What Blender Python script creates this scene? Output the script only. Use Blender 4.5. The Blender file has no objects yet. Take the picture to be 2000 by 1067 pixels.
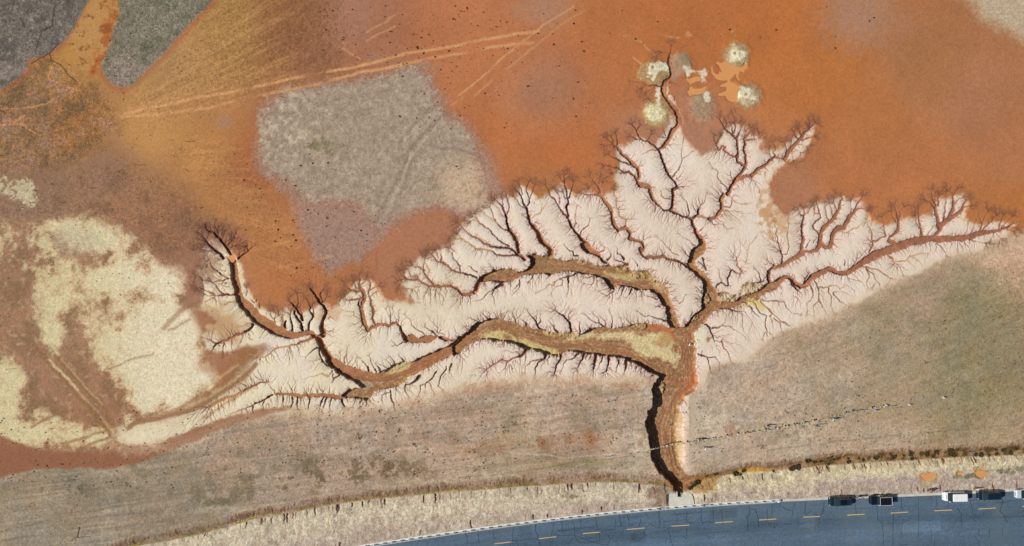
import bpy, bmesh, math, random
import numpy as np
from mathutils import Vector, Matrix

# ------------------------------------------------------------------ scene, camera, light
scene = bpy.context.scene
S = 9.0                      # photograph pixels per metre on the ground
CAMH = 148.0
def W(u, v, z=0.0):
    return Vector(((u - 1000.0) / S, (533.5 - v) / S, z))

cam = bpy.data.cameras.new("camera")
cam.sensor_width = 36.0
cam.lens = 18.0 / ((1000.0 / S) / CAMH)
cam.clip_start = 1.0
cam.clip_end = 3000.0
camo = bpy.data.objects.new("camera", cam)
camo.location = (0, 0, CAMH)
scene.collection.objects.link(camo)
scene.camera = camo

SUN_EL = math.radians(40.0)
SUN_DIR = Vector((-math.cos(SUN_EL) * math.cos(math.radians(4)), -math.cos(SUN_EL) * math.sin(math.radians(4)), math.sin(SUN_EL)))  # towards the sun
world = bpy.data.worlds.new("World")
scene.world = world
world.use_nodes = True
wn = world.node_tree
bg = wn.nodes["Background"]
sky = wn.nodes.new("ShaderNodeTexSky")
sky.sky_type = 'NISHITA'
sky.sun_disc = False
sky.sun_elevation = SUN_EL
sky.sun_rotation = math.atan2(SUN_DIR.x, SUN_DIR.y)
wn.links.new(sky.outputs[0], bg.inputs[0])
bg.inputs[1].default_value = 0.05
sl = bpy.data.lights.new("sun", 'SUN')
sl.energy = 4.6
sl.angle = math.radians(0.5)
sl.color = (1.0, 0.955, 0.89)
so = bpy.data.objects.new("sun", sl)
so.rotation_euler = SUN_DIR.to_track_quat('Z', 'Y').to_euler()
so.location = (0, 0, 100)
scene.collection.objects.link(so)
scene.view_settings.view_transform = 'Standard'
scene.view_settings.look = 'None'
scene.view_settings.exposure = 0.0
scene.view_settings.gamma = 1.0
scene.view_settings.use_curve_mapping = False

# how bright a white level surface renders under this sun and sky (linear rgb); display colours / KL = albedo
KL = np.array([1.065, 1.06, 1.065], np.float32)
def lin(c):
    c = np.asarray(c, np.float32) / 255.0
    return np.where(c <= 0.04045, c / 12.92, ((c + 0.055) / 1.055) ** 2.4).astype(np.float32)
def alb(r, g, b):
    return np.clip(lin((r, g, b)) / KL, 0.004, 0.86)

# ------------------------------------------------------------------ noise
_rng = np.random.RandomState(7)
_TAB = _rng.rand(512, 512).astype(np.float32) * 2 - 1
def vnoise(x, y, seed=0):
    x = np.asarray(x, np.float32) + seed * 17.31
    y = np.asarray(y, np.float32) + seed * 31.77
    xi = np.floor(x); yi = np.floor(y)
    fx = x - xi; fy = y - yi
    fx = fx * fx * (3 - 2 * fx); fy = fy * fy * (3 - 2 * fy)
    xi = xi.astype(np.int32) & 511; yi = yi.astype(np.int32) & 511
    x1 = (xi + 1) & 511; y1 = (yi + 1) & 511
    a = _TAB[yi, xi]; b = _TAB[yi, x1]; c = _TAB[y1, xi]; d = _TAB[y1, x1]
    return a + (b - a) * fx + (c - a) * fy + (a - b - c + d) * fx * fy
def fbm(x, y, sc, octv=4, seed=0, gain=0.5):
    t = 0; amp = 1.0; tot = 0
    ca, sa = 0.8, 0.6
    x = np.asarray(x, np.float32) / sc; y = np.asarray(y, np.float32) / sc
    for i in range(octv):
        t = t + amp * vnoise(x, y, seed + i * 3)
        tot += amp
        x, y = (ca * x - sa * y) * 2.03, (sa * x + ca * y) * 2.03
        amp *= gain
    return t / tot
def sstep(a, b, x):
    t = np.clip((x - a) / (b - a), 0, 1)
    return t * t * (3 - 2 * t)

# ------------------------------------------------------------------ traced gullies
# every tile: (x0, y0, scale); lines: flags [w0 w1 | v] x y ...   flags k deep, m middling, s shallow, o faint ochre; T = twiggy tip
TILES = {}
TILES['A'] = (350, 420, """
k 6 2 680 545 655 490 610 410 545 340 480 270 430 220 370 190 340 130
kT 3 1.2 430 220 520 240 490 190 470 120 480 70
mT 2 1 580 330 560 250 590 170 600 130
mT 2 1 560 350 580 280 575 210
sT 3 1 635 400 615 320 640 270
kT 2.5 1 635 390 710 320 740 250 760 190
mT 2 1 720 320 780 290 820 270
mT 2 1 740 250 740 210
kT 4 1.5 770 560 850 500 920 460 1000 400
mT 2 1 790 520 785 450
kT 2.5 1 890 465 890 370
mT 1.5 1 850 480 840 420
kT 5 1.5 570 570 520 500 460 460 400 400 350 340 300 270
mT 3 1 460 460 390 470 320 460 250 430
mT 2 1 400 400 330 400 260 380 210 400
mT 1.5 1 350 340 370 290 390 240
mT 2 1 400 200 330 200 290 170
mT 2 1 340 130 300 150
mT 3 1 650 840 590 860 500 860 430 880 330 850 250 800 210 800
kT 3 1 650 835 590 810 530 750 440 690 380 600
oT 3 1 590 810 500 790 440 700 380 680
oT 3 1 540 860 480 830 400 780 350 720 310 690
kT 3 1 700 1030 600 1040 520 990 460 900 400 860
mT 3 1 600 1045 450 1050 390 1000 310 960 240 960
o 4 2 650 640 700 700
""")
TILES['B'] = (350, 560, """
v 0.75 740 -60 13 760 90 15 800 190 18 880 270 20 950 340 22 1030 420 22 1120 490 22 1230 550 20 1330 600 18 1430 640 16 1540 630 12 1650 600 9 1740 620 9 1800 690 9 1860 790 10 1900 880 10 1950 960 12 2010 1030 14
v 0.7 690 -370 10 700 -250 12 715 -140 14 730 -40 14
mT 3 1 720 100 650 110 560 100 480 120 380 125 300 90 250 60
oT 3 1 460 110 400 60 330 40
oT 3 1 470 125 400 170 340 190 360 230 430 280 500 320
o 2.5 1 730 200 650 200 580 220 520 230
o 2.5 1 860 360 800 410 760 440
o 3 1 945 470 880 490 820 530 740 520 640 480
k 5 4 950 490 920 550 860 590
sT 4 6 860 590 780 620 700 650 620 690 540 730
kT 5 1 540 730 480 750 450 790 430 840
kT 2.5 1 580 720 560 800 570 870
kT 2 1 690 670 690 760 700 820
mT 2 1 820 630 820 690 780 770
oT 3 1 640 650 600 590 550 530
sT 4 1 480 730 420 690 350 670 290 660
mT 2 1 430 680 430 600
mT 1.5 1 400 660 390 600
m 2 1 520 700 490 680
m 1.5 1 895 600 890 650 960 700
m 1.5 1 1130 540 1080 610 1030 680
mT 2 1 870 120 890 70 880 30
k 2 1 980 220 940 170
k 2 1 1010 200 1030 160
k 2 1 1040 280 1040 210
mT 2.5 1.5 1240 470 1240 430 1190 360 1190 300
mT 1.5 1 1240 430 1260 350 1240 330
mT 1.5 1 1240 430 1280 370
k 4 5 1380 560 1370 500 1375 460
o 5 3 1345 560 1340 450 1340 370
kT 4 1.5 1470 570 1470 500 1445 400 1440 360
k 5 3 1610 570 1590 490 1540 420 1490 350 1500 310
kT 5 2 1600 430 1590 370 1550 330 1530 280 1480 240 1450 200
kT 2.5 1 1530 280 1550 210 1540 150 1540 110
sT 4 1.5 1590 380 1610 340 1570 280
kT 4.5 1.5 1680 580 1680 500 1720 430 1740 380 1700 320 1720 260 1680 200 1660 160
mT 2.5 1 1740 380 1750 310 1740 250
kT 8 2 1870 640 1880 600 1850 540 1860 470 1900 390 1910 320 1870 240 1820 200 1780 130 1740 60 1710 20
kT 2.5 1 1860 210 1840 110 1860 60 1880 40
kT 2 1 1860 210 1900 180 1920 140
kT 2 1 1800 170 1760 110 1740 40
k 3 3 1880 630 1810 650
s 5 3 1740 670 1650 710 1560 740 1480 760
oT 4 2 1480 760 1440 790 1340 790 1250 820 1180 870 1120 910 1060 920 980 890 920 880
k 3 3 1790 700 1830 760 1830 850 1840 930 1870 980 1940 1040
kT 3 1 1830 800 1760 810 1700 870 1660 920
k 2 1 1840 930 1800 960
k 2 1 1700 690 1760 640
""")
TILES['C'] = (600, 520, """
s 6 9 790 840 770 790 740 730
s 9 6 740 730 720 650 690 560 720 480
s 8 7 720 480 750 420 740 360 700 300
sT 6 1.5 700 300 680 220 690 150 700 110
sT 5 1 720 330 640 330 570 310 530 270 500 220
sT 4 1 690 300 640 290 610 240 600 200
sT 3 1 670 270 650 220 640 190
sT 3 1 600 320 550 330 520 320
sT 5 1 710 420 640 440 560 450 500 430 460 410
sT 2 1 510 440 500 390
sT 3 1 700 250 740 220 760 170 770 150
k 3 2 690 560 670 500 685 450
k 2 3 690 600 740 740 790 850
sT 5 2 880 750 850 680 860 600 840 520 840 450 810 380 800 340 830 270 820 200 800 180
sT 3 1 820 310 870 290 930 270
o 3 1 820 400 860 370 930 330 960 310
v 0.35 800 840 4 850 790 6 930 765 6 1000 760 6 1070 775 5 1120 745 5 1170 745 4 1210 780 3
v 0.8 1210 780 3 1230 850 5 1260 910 8 1300 960 10 
v 0.5 1300 950 12 1370 950 16 1450 985 8 1530 960 14 1620 940 13 1690 905 5
v 0.6 1720 920 4 1800 960 7 1870 970 4 1990 970 6
k 5 4 1730 930 1800 975
kT 2.5 1 1080 740 1085 650 1080 560
mT 1.5 1 1085 690 1050 620 1030 570
mT 1.5 1 1085 680 1110 620 1120 560
mT 2 1 1190 730 1190 650 1195 590
m 2 1 980 750 975 700
mT 3 1 1550 920 1490 860 1410 820 1370 770 1340 700 1290 650
kT 3 1 1670 880 1600 840 1550 800
m 2 1 1570 920 1550 880
o 2 1 700 690 620 660 600 600 530 580 450 570 430 540
mT 2 1 240 850 270 860 310 840
m 2 1 280 690 320 640
m 2 1 790 860 760 910 710 940
k 3 1.2 1290 990 1210 1020 1140 1040 1100 1050
m 2 1 1140 1030 1130 990 1100 960
""")
TILES['D'] = (600, 650, """
v 0.95 130 70 10 190 150 11 240 270 13 310 370 16 420 460 20 560 530 24 720 590 24 900 610 24 1080 590 24 1250 530 24 1400 460 24 1550 380 24 1700 310 22 1850 230 18 1950 150 14 2000 100 16
v 0.4 0 820 6 200 820 6 350 840 6 450 850 7
k 4 3 1270 380 1120 430 1020 490 950 515
mT 3 1 480 450 420 370 400 320
mT 3 1 480 420 490 340 520 230
mT 2.5 1 500 450 530 400 520 340
mT 2 1 430 370 430 280
kT 3.5 1 800 540 800 460 760 400 710 340
k 2 1 810 520 750 530
kT 3 1 900 510 850 430 820 320
kT 3 1 970 510 920 450 900 420
kT 3 1 1140 410 1130 370 1100 330
kT 3 1 1260 370 1230 330 1210 310
kT 5 1.2 1470 560 1430 620 1350 670 1280 690 1270 760 1300 820
mT 2 1 1340 680 1340 740
kT 3.5 1.2 1680 510 1640 590 1560 650 1470 690 1460 790
mT 2.5 1 1540 670 1530 760
mT 2.5 1 1590 640 1620 710 1650 770
kT 3 1 1820 470 1750 560 1720 630 1710 690 1750 730
k 3 1 1890 420 1870 480 1840 540
kT 3.5 1.5 1080 760 1090 840 1120 920 1130 980
m 2.5 1 1070 780 980 820 975 880 990 930
k 2.5 1 780 890 770 970
kT 3 1 700 870 680 920 690 960
kT 2.5 1 640 860 620 920 580 960
k 3 1 810 880 840 920
k 2 1 850 850 880 890
kT 5 1.5 450 870 460 930 480 970
kT 3 1 320 840 300 930 300 1000
kT 3 1 270 830 230 920 215 1000
mT 2.5 1 230 840 180 900 170 970
k 2.5 1 20 850 20 930 10 990
k 3.5 1.2 430 540 350 610 320 650
k 2 1 350 600 340 540 310 500
k 2.5 1 330 500 290 560
o 3 1 290 560 210 540 130 560 10 590
k 3 1 130 200 50 250 0 310
k 5 6 480 810 560 750
""")
TILES['E'] = (750, 440, """
v 0.7 1260 690 7 1240 740 9 1215 800 9 1180 870 8
v 0.4 1180 870 7 1120 900 6 1020 900 6 950 840 5 880 790 5
sT 6 4 880 790 760 800 590 805 520 770 460 710
sT 4 1.5 460 710 300 705 190 710
sT 4 1 640 775 570 680 520 600 470 540 400 540 370 520
oT 2.5 1 575 670 590 570 545 490 540 430
sT 3 1 530 600 520 520 540 430
sT 3 1 440 700 435 665 350 660 330 600 300 570
sT 3 1 300 700 250 660 220 610
sT 2 1 270 700 280 660 250 600
sT 2.5 1 290 710 210 775
o 2 1 230 840 320 830 400 820 470 800
k 3.5 3 1210 690 1130 650 1000 620
sT 4 2 1000 620 940 600 860 570 830 520 760 490 700 480 660 430 620 390 590 360
sT 3 1 750 480 750 420 730 330
sT 2 1 710 420 670 340
mT 3 1 1000 610 980 540 920 450 890 380 850 350 830 300
sT 2 1 890 380 910 330 870 290
k 3 1 1210 610 1150 570 1090 530
m 4 3 1750 400 1560 400 1470 390 1400 340
oT 4 2 1400 340 1330 320 1220 310 1130 260 1040 180 920 180 880 170
oT 2 1 1010 170 960 120
k 5 3 1750 390 1640 300 1500 290 1430 280
sT 4 2 1430 280 1370 250 1300 240 1230 180 1150 140 1060 80 1000 0 960 -30
oT 2 1 1370 250 1250 170 1220 130
k 3 2 1620 270 1560 230 1480 160 1400 90 1320 20
k 6 6 1840 450 1800 410 1750 380
k 7 6 1755 340 1750 290 1710 160 1640 60
k 2 1 1860 390 1910 350
mT 2.5 1 1440 580 1400 540 1330 540
mT 2 1 1400 540 1380 510
k 5 4 1540 760 1460 830
kT 3 1 1440 850 1420 910 1440 990
m 3 1 1450 830 1350 890 1270 970 1150 1000
k 4 2 1540 755 1410 730
kT 3 1 1780 710 1770 780 1720 860
m 2 1 1760 760 1680 850
""")
TILES['F'] = (880, 340, """
k 7 6 890 1020 870 900 820 790 760 720
k 5 3.5 760 720 735 620 720 520
mT 3.5 1.5 720 520 660 400 620 360 590 330
mT 2.5 1 740 520 770 430 750 350 730 290
mT 2 1 680 410 680 340
mT 3.5 1.2 750 720 690 720 640 680 590 620 560 560 540 470 510 440
oT 2.5 1.2 720 570 660 530 640 460 570 390
sT 3 1 453 687 380 640 350 590 290 560
oT 2.5 1 590 620 550 590 470 540 420 490
oT 2 1 380 640 330 540
oT 2 1 380 630 300 600 260 620
k 9 10 1310 1060 1320 980 1260 930 1190 860
k 10 8 1190 860 1150 760 1080 680
k 6 4 1080 680 1030 620 1005 540 990 450
kT 3.5 1.5 990 450 950 380 930 300 890 250 840 200
kT 3 1.2 1000 420 1030 360 1020 290 990 230 1000 160 1020 110
kT 2 1 1040 300 1070 220 1100 150
kT 2 1 930 300 920 200 890 130
mT 2.5 1 980 460 900 400 870 340 830 300
oT 2.5 1 1040 600 1060 580 1160 510 1200 460 1250 390 1250 340
oT 2 1 1180 490 1190 400 1160 350
kT 2 1 1010 580 950 540
k 10 10 1940 1060 1850 1000 1760 900
k 10 7 1760 900 1680 810
k 5 4 1680 810 1640 760 1590 700 1550 600
mT 4.5 1.8 1550 600 1500 540 1450 480 1410 400 1350 310 1300 270 1280 200 1240 150
kT 4.5 1.5 1530 560 1510 450 1530 350 1515 270 1490 170 1480 100 1490 30
kT 3 1 1540 310 1570 230 1590 160 1610 100
mT 2 1 1500 320 1460 240
mT 2 1 1430 380 1430 320 1390 230 1370 200
kT 2 1 1490 110 1430 50
kT 2 1 1480 100 1530 50
mT 3 1 1700 790 1730 720 1800 660 1810 610
mT 2.5 1 1620 700 1640 640 1620 550 1650 430
oT 2 1 1560 700 1480 660 1420 640
m 2 1 1640 800 1540 790
k 2.5 1 1110 640 1170 640
k 2.5 1 1200 820 1260 750
""")
TILES['G'] = (1050, 340, """
m 6 6 1370 1060 1350 1010 1390 960 1370 900 1290 870 1200 840
m 6 7 1200 840 1210 760 1150 690 1060 730
m 8 7 1060 730 1010 680 980 590 970 500
s 7 7 970 500 930 410 870 330 810 270
sT 5 1.5 810 270 820 190 770 140 730 80 700 40
sT 4 1 800 270 700 270 600 265 580 260
sT 2 1 820 190 840 130
sT 2 1 800 140 820 60
sT 2 1 690 260 680 200
oT 3.5 1.5 1140 660 1150 600 1080 550 1040 450 1030 350 1000 270 1000 210
k 3 3 1700 480 1640 450 1590 420
m 5 7 1590 420 1560 380 1500 310 1480 240
m 8 8 1480 240 1460 180 1400 160 1340 150
m 6 5 1340 150 1310 110 1300 70 1260 20
m 3 1 1530 490 1550 440 1480 360 1430 290 1350 210
k 6 5 1740 470 1770 380 1775 290 1770 220
k 4 3 1770 220 1830 150 1780 80 1700 10
m 2.5 1.5 1740 330 1670 320 1610 270 1600 210
k 2 1 960 560 990 660
""")
TILES['H'] = (1170, 220, """
m 5 7 690 1060 670 970 600 940 530 920
m 6 8 500 880 530 820 510 720
m 8 6 510 720 450 660 370 580 300 520
sT 7 2 300 520 240 440 180 400 110 330
mT 5 1.2 500 880 450 810 400 770 330 780 260 720 150 700 80 690
sT 3 1 340 780 260 780 180 790
mT 4 1 440 670 350 650 260 620 190 590 140 550
kT 2.5 1 240 440 240 350 220 280
kT 2 1 180 410 80 430
kT 2 1 200 420 170 330
k 6 4 965 1050 960 1010 1030 960 1000 900
k 5 4 1000 900 930 830 880 760 850 660 820 580 790 490
kT 4 1.5 790 490 770 470 700 410 660 380 590 370 540 330 500 250 450 190 430 150
kT 2 1 540 350 470 340 420 310
kT 2 1 500 230 530 160
kT 2 1 620 370 660 330 690 290
v 0.5 800 470 6 850 430 8 910 350 9 950 270 9 1000 200 9 1040 130 9 1030 60 7 1010 0 6
kT 2 1 870 330 830 310 790 310
kT 2 1 870 300 840 240
mT 3 1 970 840 1020 770 1060 690 1080 620 1070 560 1090 450 1110 330
mT 2 1 1090 600 1150 560 1210 520
m 2 1 790 490 700 480 640 500 560 540
""")
TILES['I'] = (1180, 80, """
v 0.45 1010 1060 8 970 960 9 900 860 9 830 770 8 790 700 7 760 620 6 760 590 5
m 5 4 750 590 790 530 850 490 870 420 850 340 840 280 850 200
mT 4 1 850 200 870 130 880 60
mT 4 1 730 590 640 585 560 580 480 550 380 530
mT 2 1 660 600 650 650 600 700 590 740
mT 2 1 640 620 560 670
mT 2 1 850 190 810 150 750 150
mT 2 1 830 280 760 270 700 240
m 2 1 860 540 930 560 990 590
k 2 1 910 770 920 720
mT 2 1 550 580 500 620
""")
TILES['J'] = (1300, 220, """
k 6 7 810 1060 870 960 930 870
m 7 6 930 870 1000 780 1040 700 1060 650
mT 6 3 1060 650 1050 600 1030 480 1050 420 1030 350
sT 5 1.5 1030 350 1060 300 1110 200
sT 3 1 1040 350 1040 250
sT 4 1 1060 365 1120 345 1220 325
sT 2 1 1210 320 1220 270
sT 2 1 1160 340 1150 290
m 6 5 1010 680 960 640 940 600 955 520
mT 5 2 955 520 940 430 930 350 890 300 850 260 780 210 730 140 710 90
mT 4 1 930 330 950 280 980 230 1010 150
mT 3 1 900 260 910 180 890 100 880 30
mT 3 1 880 270 860 160
mT 2 1 800 220 790 150
mT 2 1 980 230 970 150
s 4 3 920 580 850 560 800 520 760 480
sT 4 2 760 480 780 450 740 440 700 490 675 450 665 400 640 350 640 310
sT 2 1 670 390 710 340 720 310
s 8 7 930 870 1030 830 1130 820
m 7 5 1130 820 1200 750 1290 690 1360 620 1440 580
sT 5 3 1440 580 1530 600 1600 520 
sT 8 5 1550 600 1600 520 1700 410 1780 320 1860 240
mT 4 1 1860 240 1920 160 1940 130
mT 3 1 1440 560 1410 520 1440 470 1410 400
mT 2.5 1 1390 580 1350 480
mT 2.5 1 1590 520 1570 460 1540 390
mT 2.5 1 1650 440 1640 380
mT 2.5 1 1730 340 1690 290 1680 260
mT 2.5 1 1780 300 1740 220
mT 2 1 1830 250 1850 180
mT 2 1 1870 200 1880 110
sT 3.5 1 1780 360 1870 320 1940 310
sT 2.5 1 1740 410 1820 430
sT 2.5 1 1700 480 1750 520
sT 2.5 1 1660 560 1670 620
sT 2.5 1 1560 640 1540 610
mT 3 1 815 1010 780 950 730 900 680 850 690 780 620 730 590 690
k 2 1 890 900 850 760
k 2 1 1000 760 950 720
""")
TILES['K'] = (1270, 380, """
k 5 4 285 220 380 270 500 295
k 6 8 500 295 540 320 570 390 590 460 630 540 670 560
k 4 4 180 190 240 210 290 225
k 4 6 310 0 305 90 290 150 260 200
kT 3 1 505 295 510 230 490 150 470 100 420 30
k 5 4 560 310 630 270 640 190
mT 3.5 1.2 640 190 660 140 710 80 730 10
o 5 5 630 290 700 290 770 320
m 6 8 770 320 850 300 900 250 940 190
m 8 8 940 190 940 130 920 60 960 10
kT 2.5 1 960 150 1050 160 1060 100 1090 20
o 2 1 1060 70 1200 130 1340 110
kT 3 1 780 330 830 380 870 385
mT 2.5 1 640 480 720 400
m 2 1 680 560 760 530
k 3 2 510 820 500 800 470 780
mT 2 1 590 670 520 600 380 520
mT 2 1 380 800 290 750 230 680 120 570
oT 2 1 1240 890 1270 800 1270 740 1200 640
oT 2 1 1270 740 1290 660 1390 560
o 2 1 1240 890 1180 850 1140 870
k 3 2 1030 1060 1070 980
s 2.5 2 1070 980 1180 1040 1200 1000 1140 920 1130 850
k 3 4 1550 1060 1550 1020 1610 920
s 5 9 1610 945 1720 930 1850 860 2000 770
kT 3.5 1 1730 910 1730 800 1690 690 1650 500 1630 380
mT 2.5 1 1730 780 1800 780 1800 650 1800 400 1800 300
k 3 2 690 820 730 990
k 3 1 640 870 700 920 720 1000
m 2 1 700 770 650 800
s 6 5 0 820 150 800 240 830
k 4 5 240 830 340 850 420 890
k 6 10 420 890 510 940 600 1000 660 1060
k 3 1 400 890 415 960
""")
TILES['L'] = (1500, 370, """
s 6 8 90 1010 190 1000 300 930 420 850
s 8 5 430 820 560 815
s 6 9 560 815 650 800 680 740
s 10 9 680 740 690 640 700 580
s 8 8 700 580 720 510 800 430 880 370
s 9 5 880 370 910 300 950 230
sT 5 1.5 950 230 950 160 990 110 960 80
sT 4 1 900 290 880 200 860 180
mT 4 1.5 680 590 600 510 600 460 690 370 670 290 650 210 640 170
sT 2.5 1 670 320 620 320 610 210
sT 3 1 790 400 760 320 750 240 790 180
sT 3 1 850 360 840 260 800 180
s 8 8 710 710 770 755 820 740
s 8 9 820 740 850 640 870 550 920 500
s 9 8 920 500 1000 500 1040 430 1070 360
sT 8 2 1070 360 1130 300 1150 230 1200 150 1240 90
sT 3 1 1080 340 1090 250 1080 180
sT 4 1 1140 280 1210 245 1290 255
oT 3 1 930 540 1030 565 1130 510 1200 470 1280 410 1310 370
oT 2.5 1 1310 370 1300 290
s 7 5 430 830 450 760 460 640
mT 5 1.5 460 640 450 520 460 420 470 340 430 320 400 270
sT 2 1 470 330 530 310 550 250
sT 2 1 480 340 480 250
kT 3 1 510 750 550 680
k 2 1 590 700 640 620
mT 2 1 1110 1000 1150 920 1240 850 1280 800
mT 2 1 1150 920 1170 860
k 2 1 995 1000 1000 920
""")
TILES['M'] = (1700, 360, """
v 0.42 -40 990 14 0 960 14 200 870 16 400 800 16 600 740 15 800 710 13 1000 710 12 1200 700 11 1300 690 10 1400 650 10 1550 625 8 1700 600 6 1800 560 4 1920 490 2
sT 4 9 830 700 880 630 930 550
s 10 9 930 550 990 470 1080 420
sT 9 2 1080 420 1180 370 1220 280 1260 200
s 5 8 890 570 900 500
sT 8 2 900 500 870 400 850 320 860 260 820 180 810 90
sT 4 1 890 270 900 150
sT 4 1 850 330 790 230 730 210
sT 3 1 950 500 975 400 985 300 990 180 990 100
s 7 8 1040 410 1090 320
sT 8 1.5 1090 320 1100 220 1090 150 1140 60
sT 2.5 1 1110 260 1170 190 1220 170
sT 3 1 1230 300 1290 290
sT 6 1 690 710 680 610 660 500 630 420 620 330
sT 2 1 650 570 600 470 580 410
s 6 7 370 800 330 770 250 730
s 4 6 250 730 260 690 340 640 370 590
sT 6 1.5 370 590 365 500 365 430 350 350 310 290
sT 2.5 1 380 420 400 350 430 300
sT 3 1 340 500 300 430 280 370
sT 5 1 0 880 40 800 30 700 20 620 -30 540 -30 470
sT 3.5 1 40 750 120 720 210 680 190 600 180 520 150 430
mT 2 1 1220 690 1270 600 1280 530
mT 2.5 1 1300 680 1350 600 1360 520
sT 5 1 1430 620 1470 530 1430 440 1420 400
sT 3 1 1470 500 1510 420 1530 350
sT 4 1 1470 610 1560 500 1600 440 1640 400
sT 3 1 1690 580 1700 480 1730 400
sT 3 1 1720 560 1780 490 1850 420
mT 3 1 1240 750 1270 800 1300 880
sT 2.5 1 1310 710 1400 750 1500 770
mT 3 1 880 770 930 820 970 870 990 920
mT 2 1 1180 760 1210 860
mT 2 1 1140 770 1140 850
sT 2 1 1660 650 1700 700
sT 2 1 1800 590 1900 570
sT 2 1 1790 570 1870 610
o 3 2 220 920 290 960 330 1040
oT 2.5 1 340 1010 480 990 530 940 650 900 750 900
o 2 1 480 990 560 1060
oT 2 1 560 950 650 1000 680 1060
m 2 1 750 660 830 560
""")
TILES['N'] = (1500, 490, """
v 0.9 0 500 14 100 450 14 160 400 12 230 340 8 270 330 6 320 370 7 380 430 8 440 470 8 500 450 9
v 0.7 500 450 10 560 370 12 640 310 12 740 260 10 810 240 10 880 260 9 960 290 9 1050 280 10
v 0.5 1050 280 10 1150 220 11 1240 160 12 1340 90 14 1450 30 15 1600 -10 15
k 5 4 20 400 15 310 80 180
k 3 3 190 180 200 80 180 0
k 3 2 480 430 490 360 550 290
k 3 4 300 370 320 440 380 490
k 2 1 410 500 410 560
m 2 1 490 520 500 560
mT 3.5 1 550 440 580 500 590 590 560 650 510 690 510 780
mT 4 1 620 390 650 440 665 540 670 650 600 720 600 790
mT 2.5 1 670 650 720 730 740 770
m 2.5 1.5 660 480 720 490 800 460 890 450
oT 2 1 890 450 950 500 1000 480 1000 430 1090 480 1130 520
mT 3 1 790 480 790 540 830 570 840 640 820 700 840 770
mT 3 1 860 550 940 650 1030 710
oT 2 1 870 540 950 530 1080 590
mT 2 1 1040 320 1060 360 1150 380
mT 3 1 1280 230 1310 290 1320 350 1290 400 1300 470
mT 3 1 1290 240 1370 300 1390 370 1450 430 1460 490
mT 2 1 1400 420 1370 470
sT 3 1 1240 210 1350 230 1430 240 1500 300 1560 330 1600 380 1570 420
s 2 1 1590 360 1670 370
sT 3 1 1550 50 1630 110 1660 160 1740 230 1760 280
oT 2.5 1 1660 150 1760 130 1840 130 1900 200
oT 2 1 1820 120 1850 70 1990 40
mT 2.5 1 0 655 130 650 220 670 230 740 300 800 400 830
m 2 1 135 660 150 730
mT 3 1 0 750 60 820 30 860 60 900 70 980
mT 2.5 1 80 880 170 940 170 1000 210 1060
m 2 1 180 920 270 970
k 2 1 1340 20 1340 -60
""")
TILES['O'] = (1270, 500, """
k 3 2 860 420 880 380 950 345 1020 390
k 3 3.5 1020 380 1010 290 1070 190
mT 2 1 1070 190 1150 240 1190 230
mT 2 1 940 330 910 280 910 200
k 5 5 1560 330 1540 250
k 4 3 1540 250 1550 210 1620 120
kT 3 1 1450 330 1430 230 1380 180
k 3 2 1340 360 1440 340 1500 320
k 2 1 1480 310 1540 250
k 2 1 370 100 410 180
mT 2 1 370 610 440 570 460 520
k 2 1 540 780 550 730
k 2.5 1 690 480 600 400
k 2.5 1 700 510 610 450
k 4 2.5 1820 280 1860 350 1940 450
k 3.5 3 720 880 770 920 810 1000 830 1060
mT 3.5 1 810 940 890 940 940 900 990 830
mT 2 1 940 910 1020 910 1080 950 1130 980 1220 1040
mT 2 1 1440 580 1540 590 1670 580
mT 2.5 1 1440 590 1490 650 1570 710 1620 770 1700 850 1800 890
k 3 1.5 1340 600 1390 650 1440 740 1520 790 1500 900 1520 990 1540 1050
k 3 1 1290 650 1370 740 1440 800
mT 2 1 1500 990 1480 1060
mT 2 1 1550 1000 1600 1060
k 2.5 1 210 860 150 830 60 810
k 2.5 1 130 660 70 660
k 5 4 890 510 960 480
k 4 2 1030 680 1100 715 1180 720
k 4 2 1170 550 1270 510 1360 480
kT 3 1 1430 440 1500 400
""")
TILES['P'] = (1130, 600, """
k 3 1.5 1650 210 1720 260 1750 370 1780 430 1870 440
k 2 1 1870 440 1900 400
mT 3 1 1870 440 1890 510 1950 590 1970 680 2000 730
kT 3 1.5 1570 620 1640 640 1690 660 1700 740 1720 820
mT 2.5 1 1700 650 1780 660 1840 720 1840 800
k 2 1 1610 620 1620 570
kT 7 1.5 230 630 210 720 200 830
kT 4.5 1.5 75 610 40 700 0 770
kT 4 1 320 640 300 720 270 770
kT 6 1.5 400 660 400 740 370 830 330 850
kT 4 1 520 690 510 770 500 830
kT 7 1.2 635 690 620 790 600 850
k 4 1 760 770 750 840
k 3 1 690 720 690 790
k 3 1 830 810 810 860
k 3 1 210 720 150 780
k 3 1 120 620 90 680
k 3 1 160 640 140 690
kT 4 1 20 340 20 210
k 3 1 160 290 110 240
kT 4 1 350 260 280 220 200 190 90 100
mT 2.5 1 280 215 260 150 200 90
mT 2.5 1 350 260 350 180 300 130
kT 3.5 1 440 270 450 180 430 80
kT 3 1 580 270 590 230 560 160
kT 3.5 1 1160 190 1060 150 1000 140 860 110 780 70
k 2 1 1470 120 1500 70
k 3 2 960 900 990 900
""")
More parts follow.
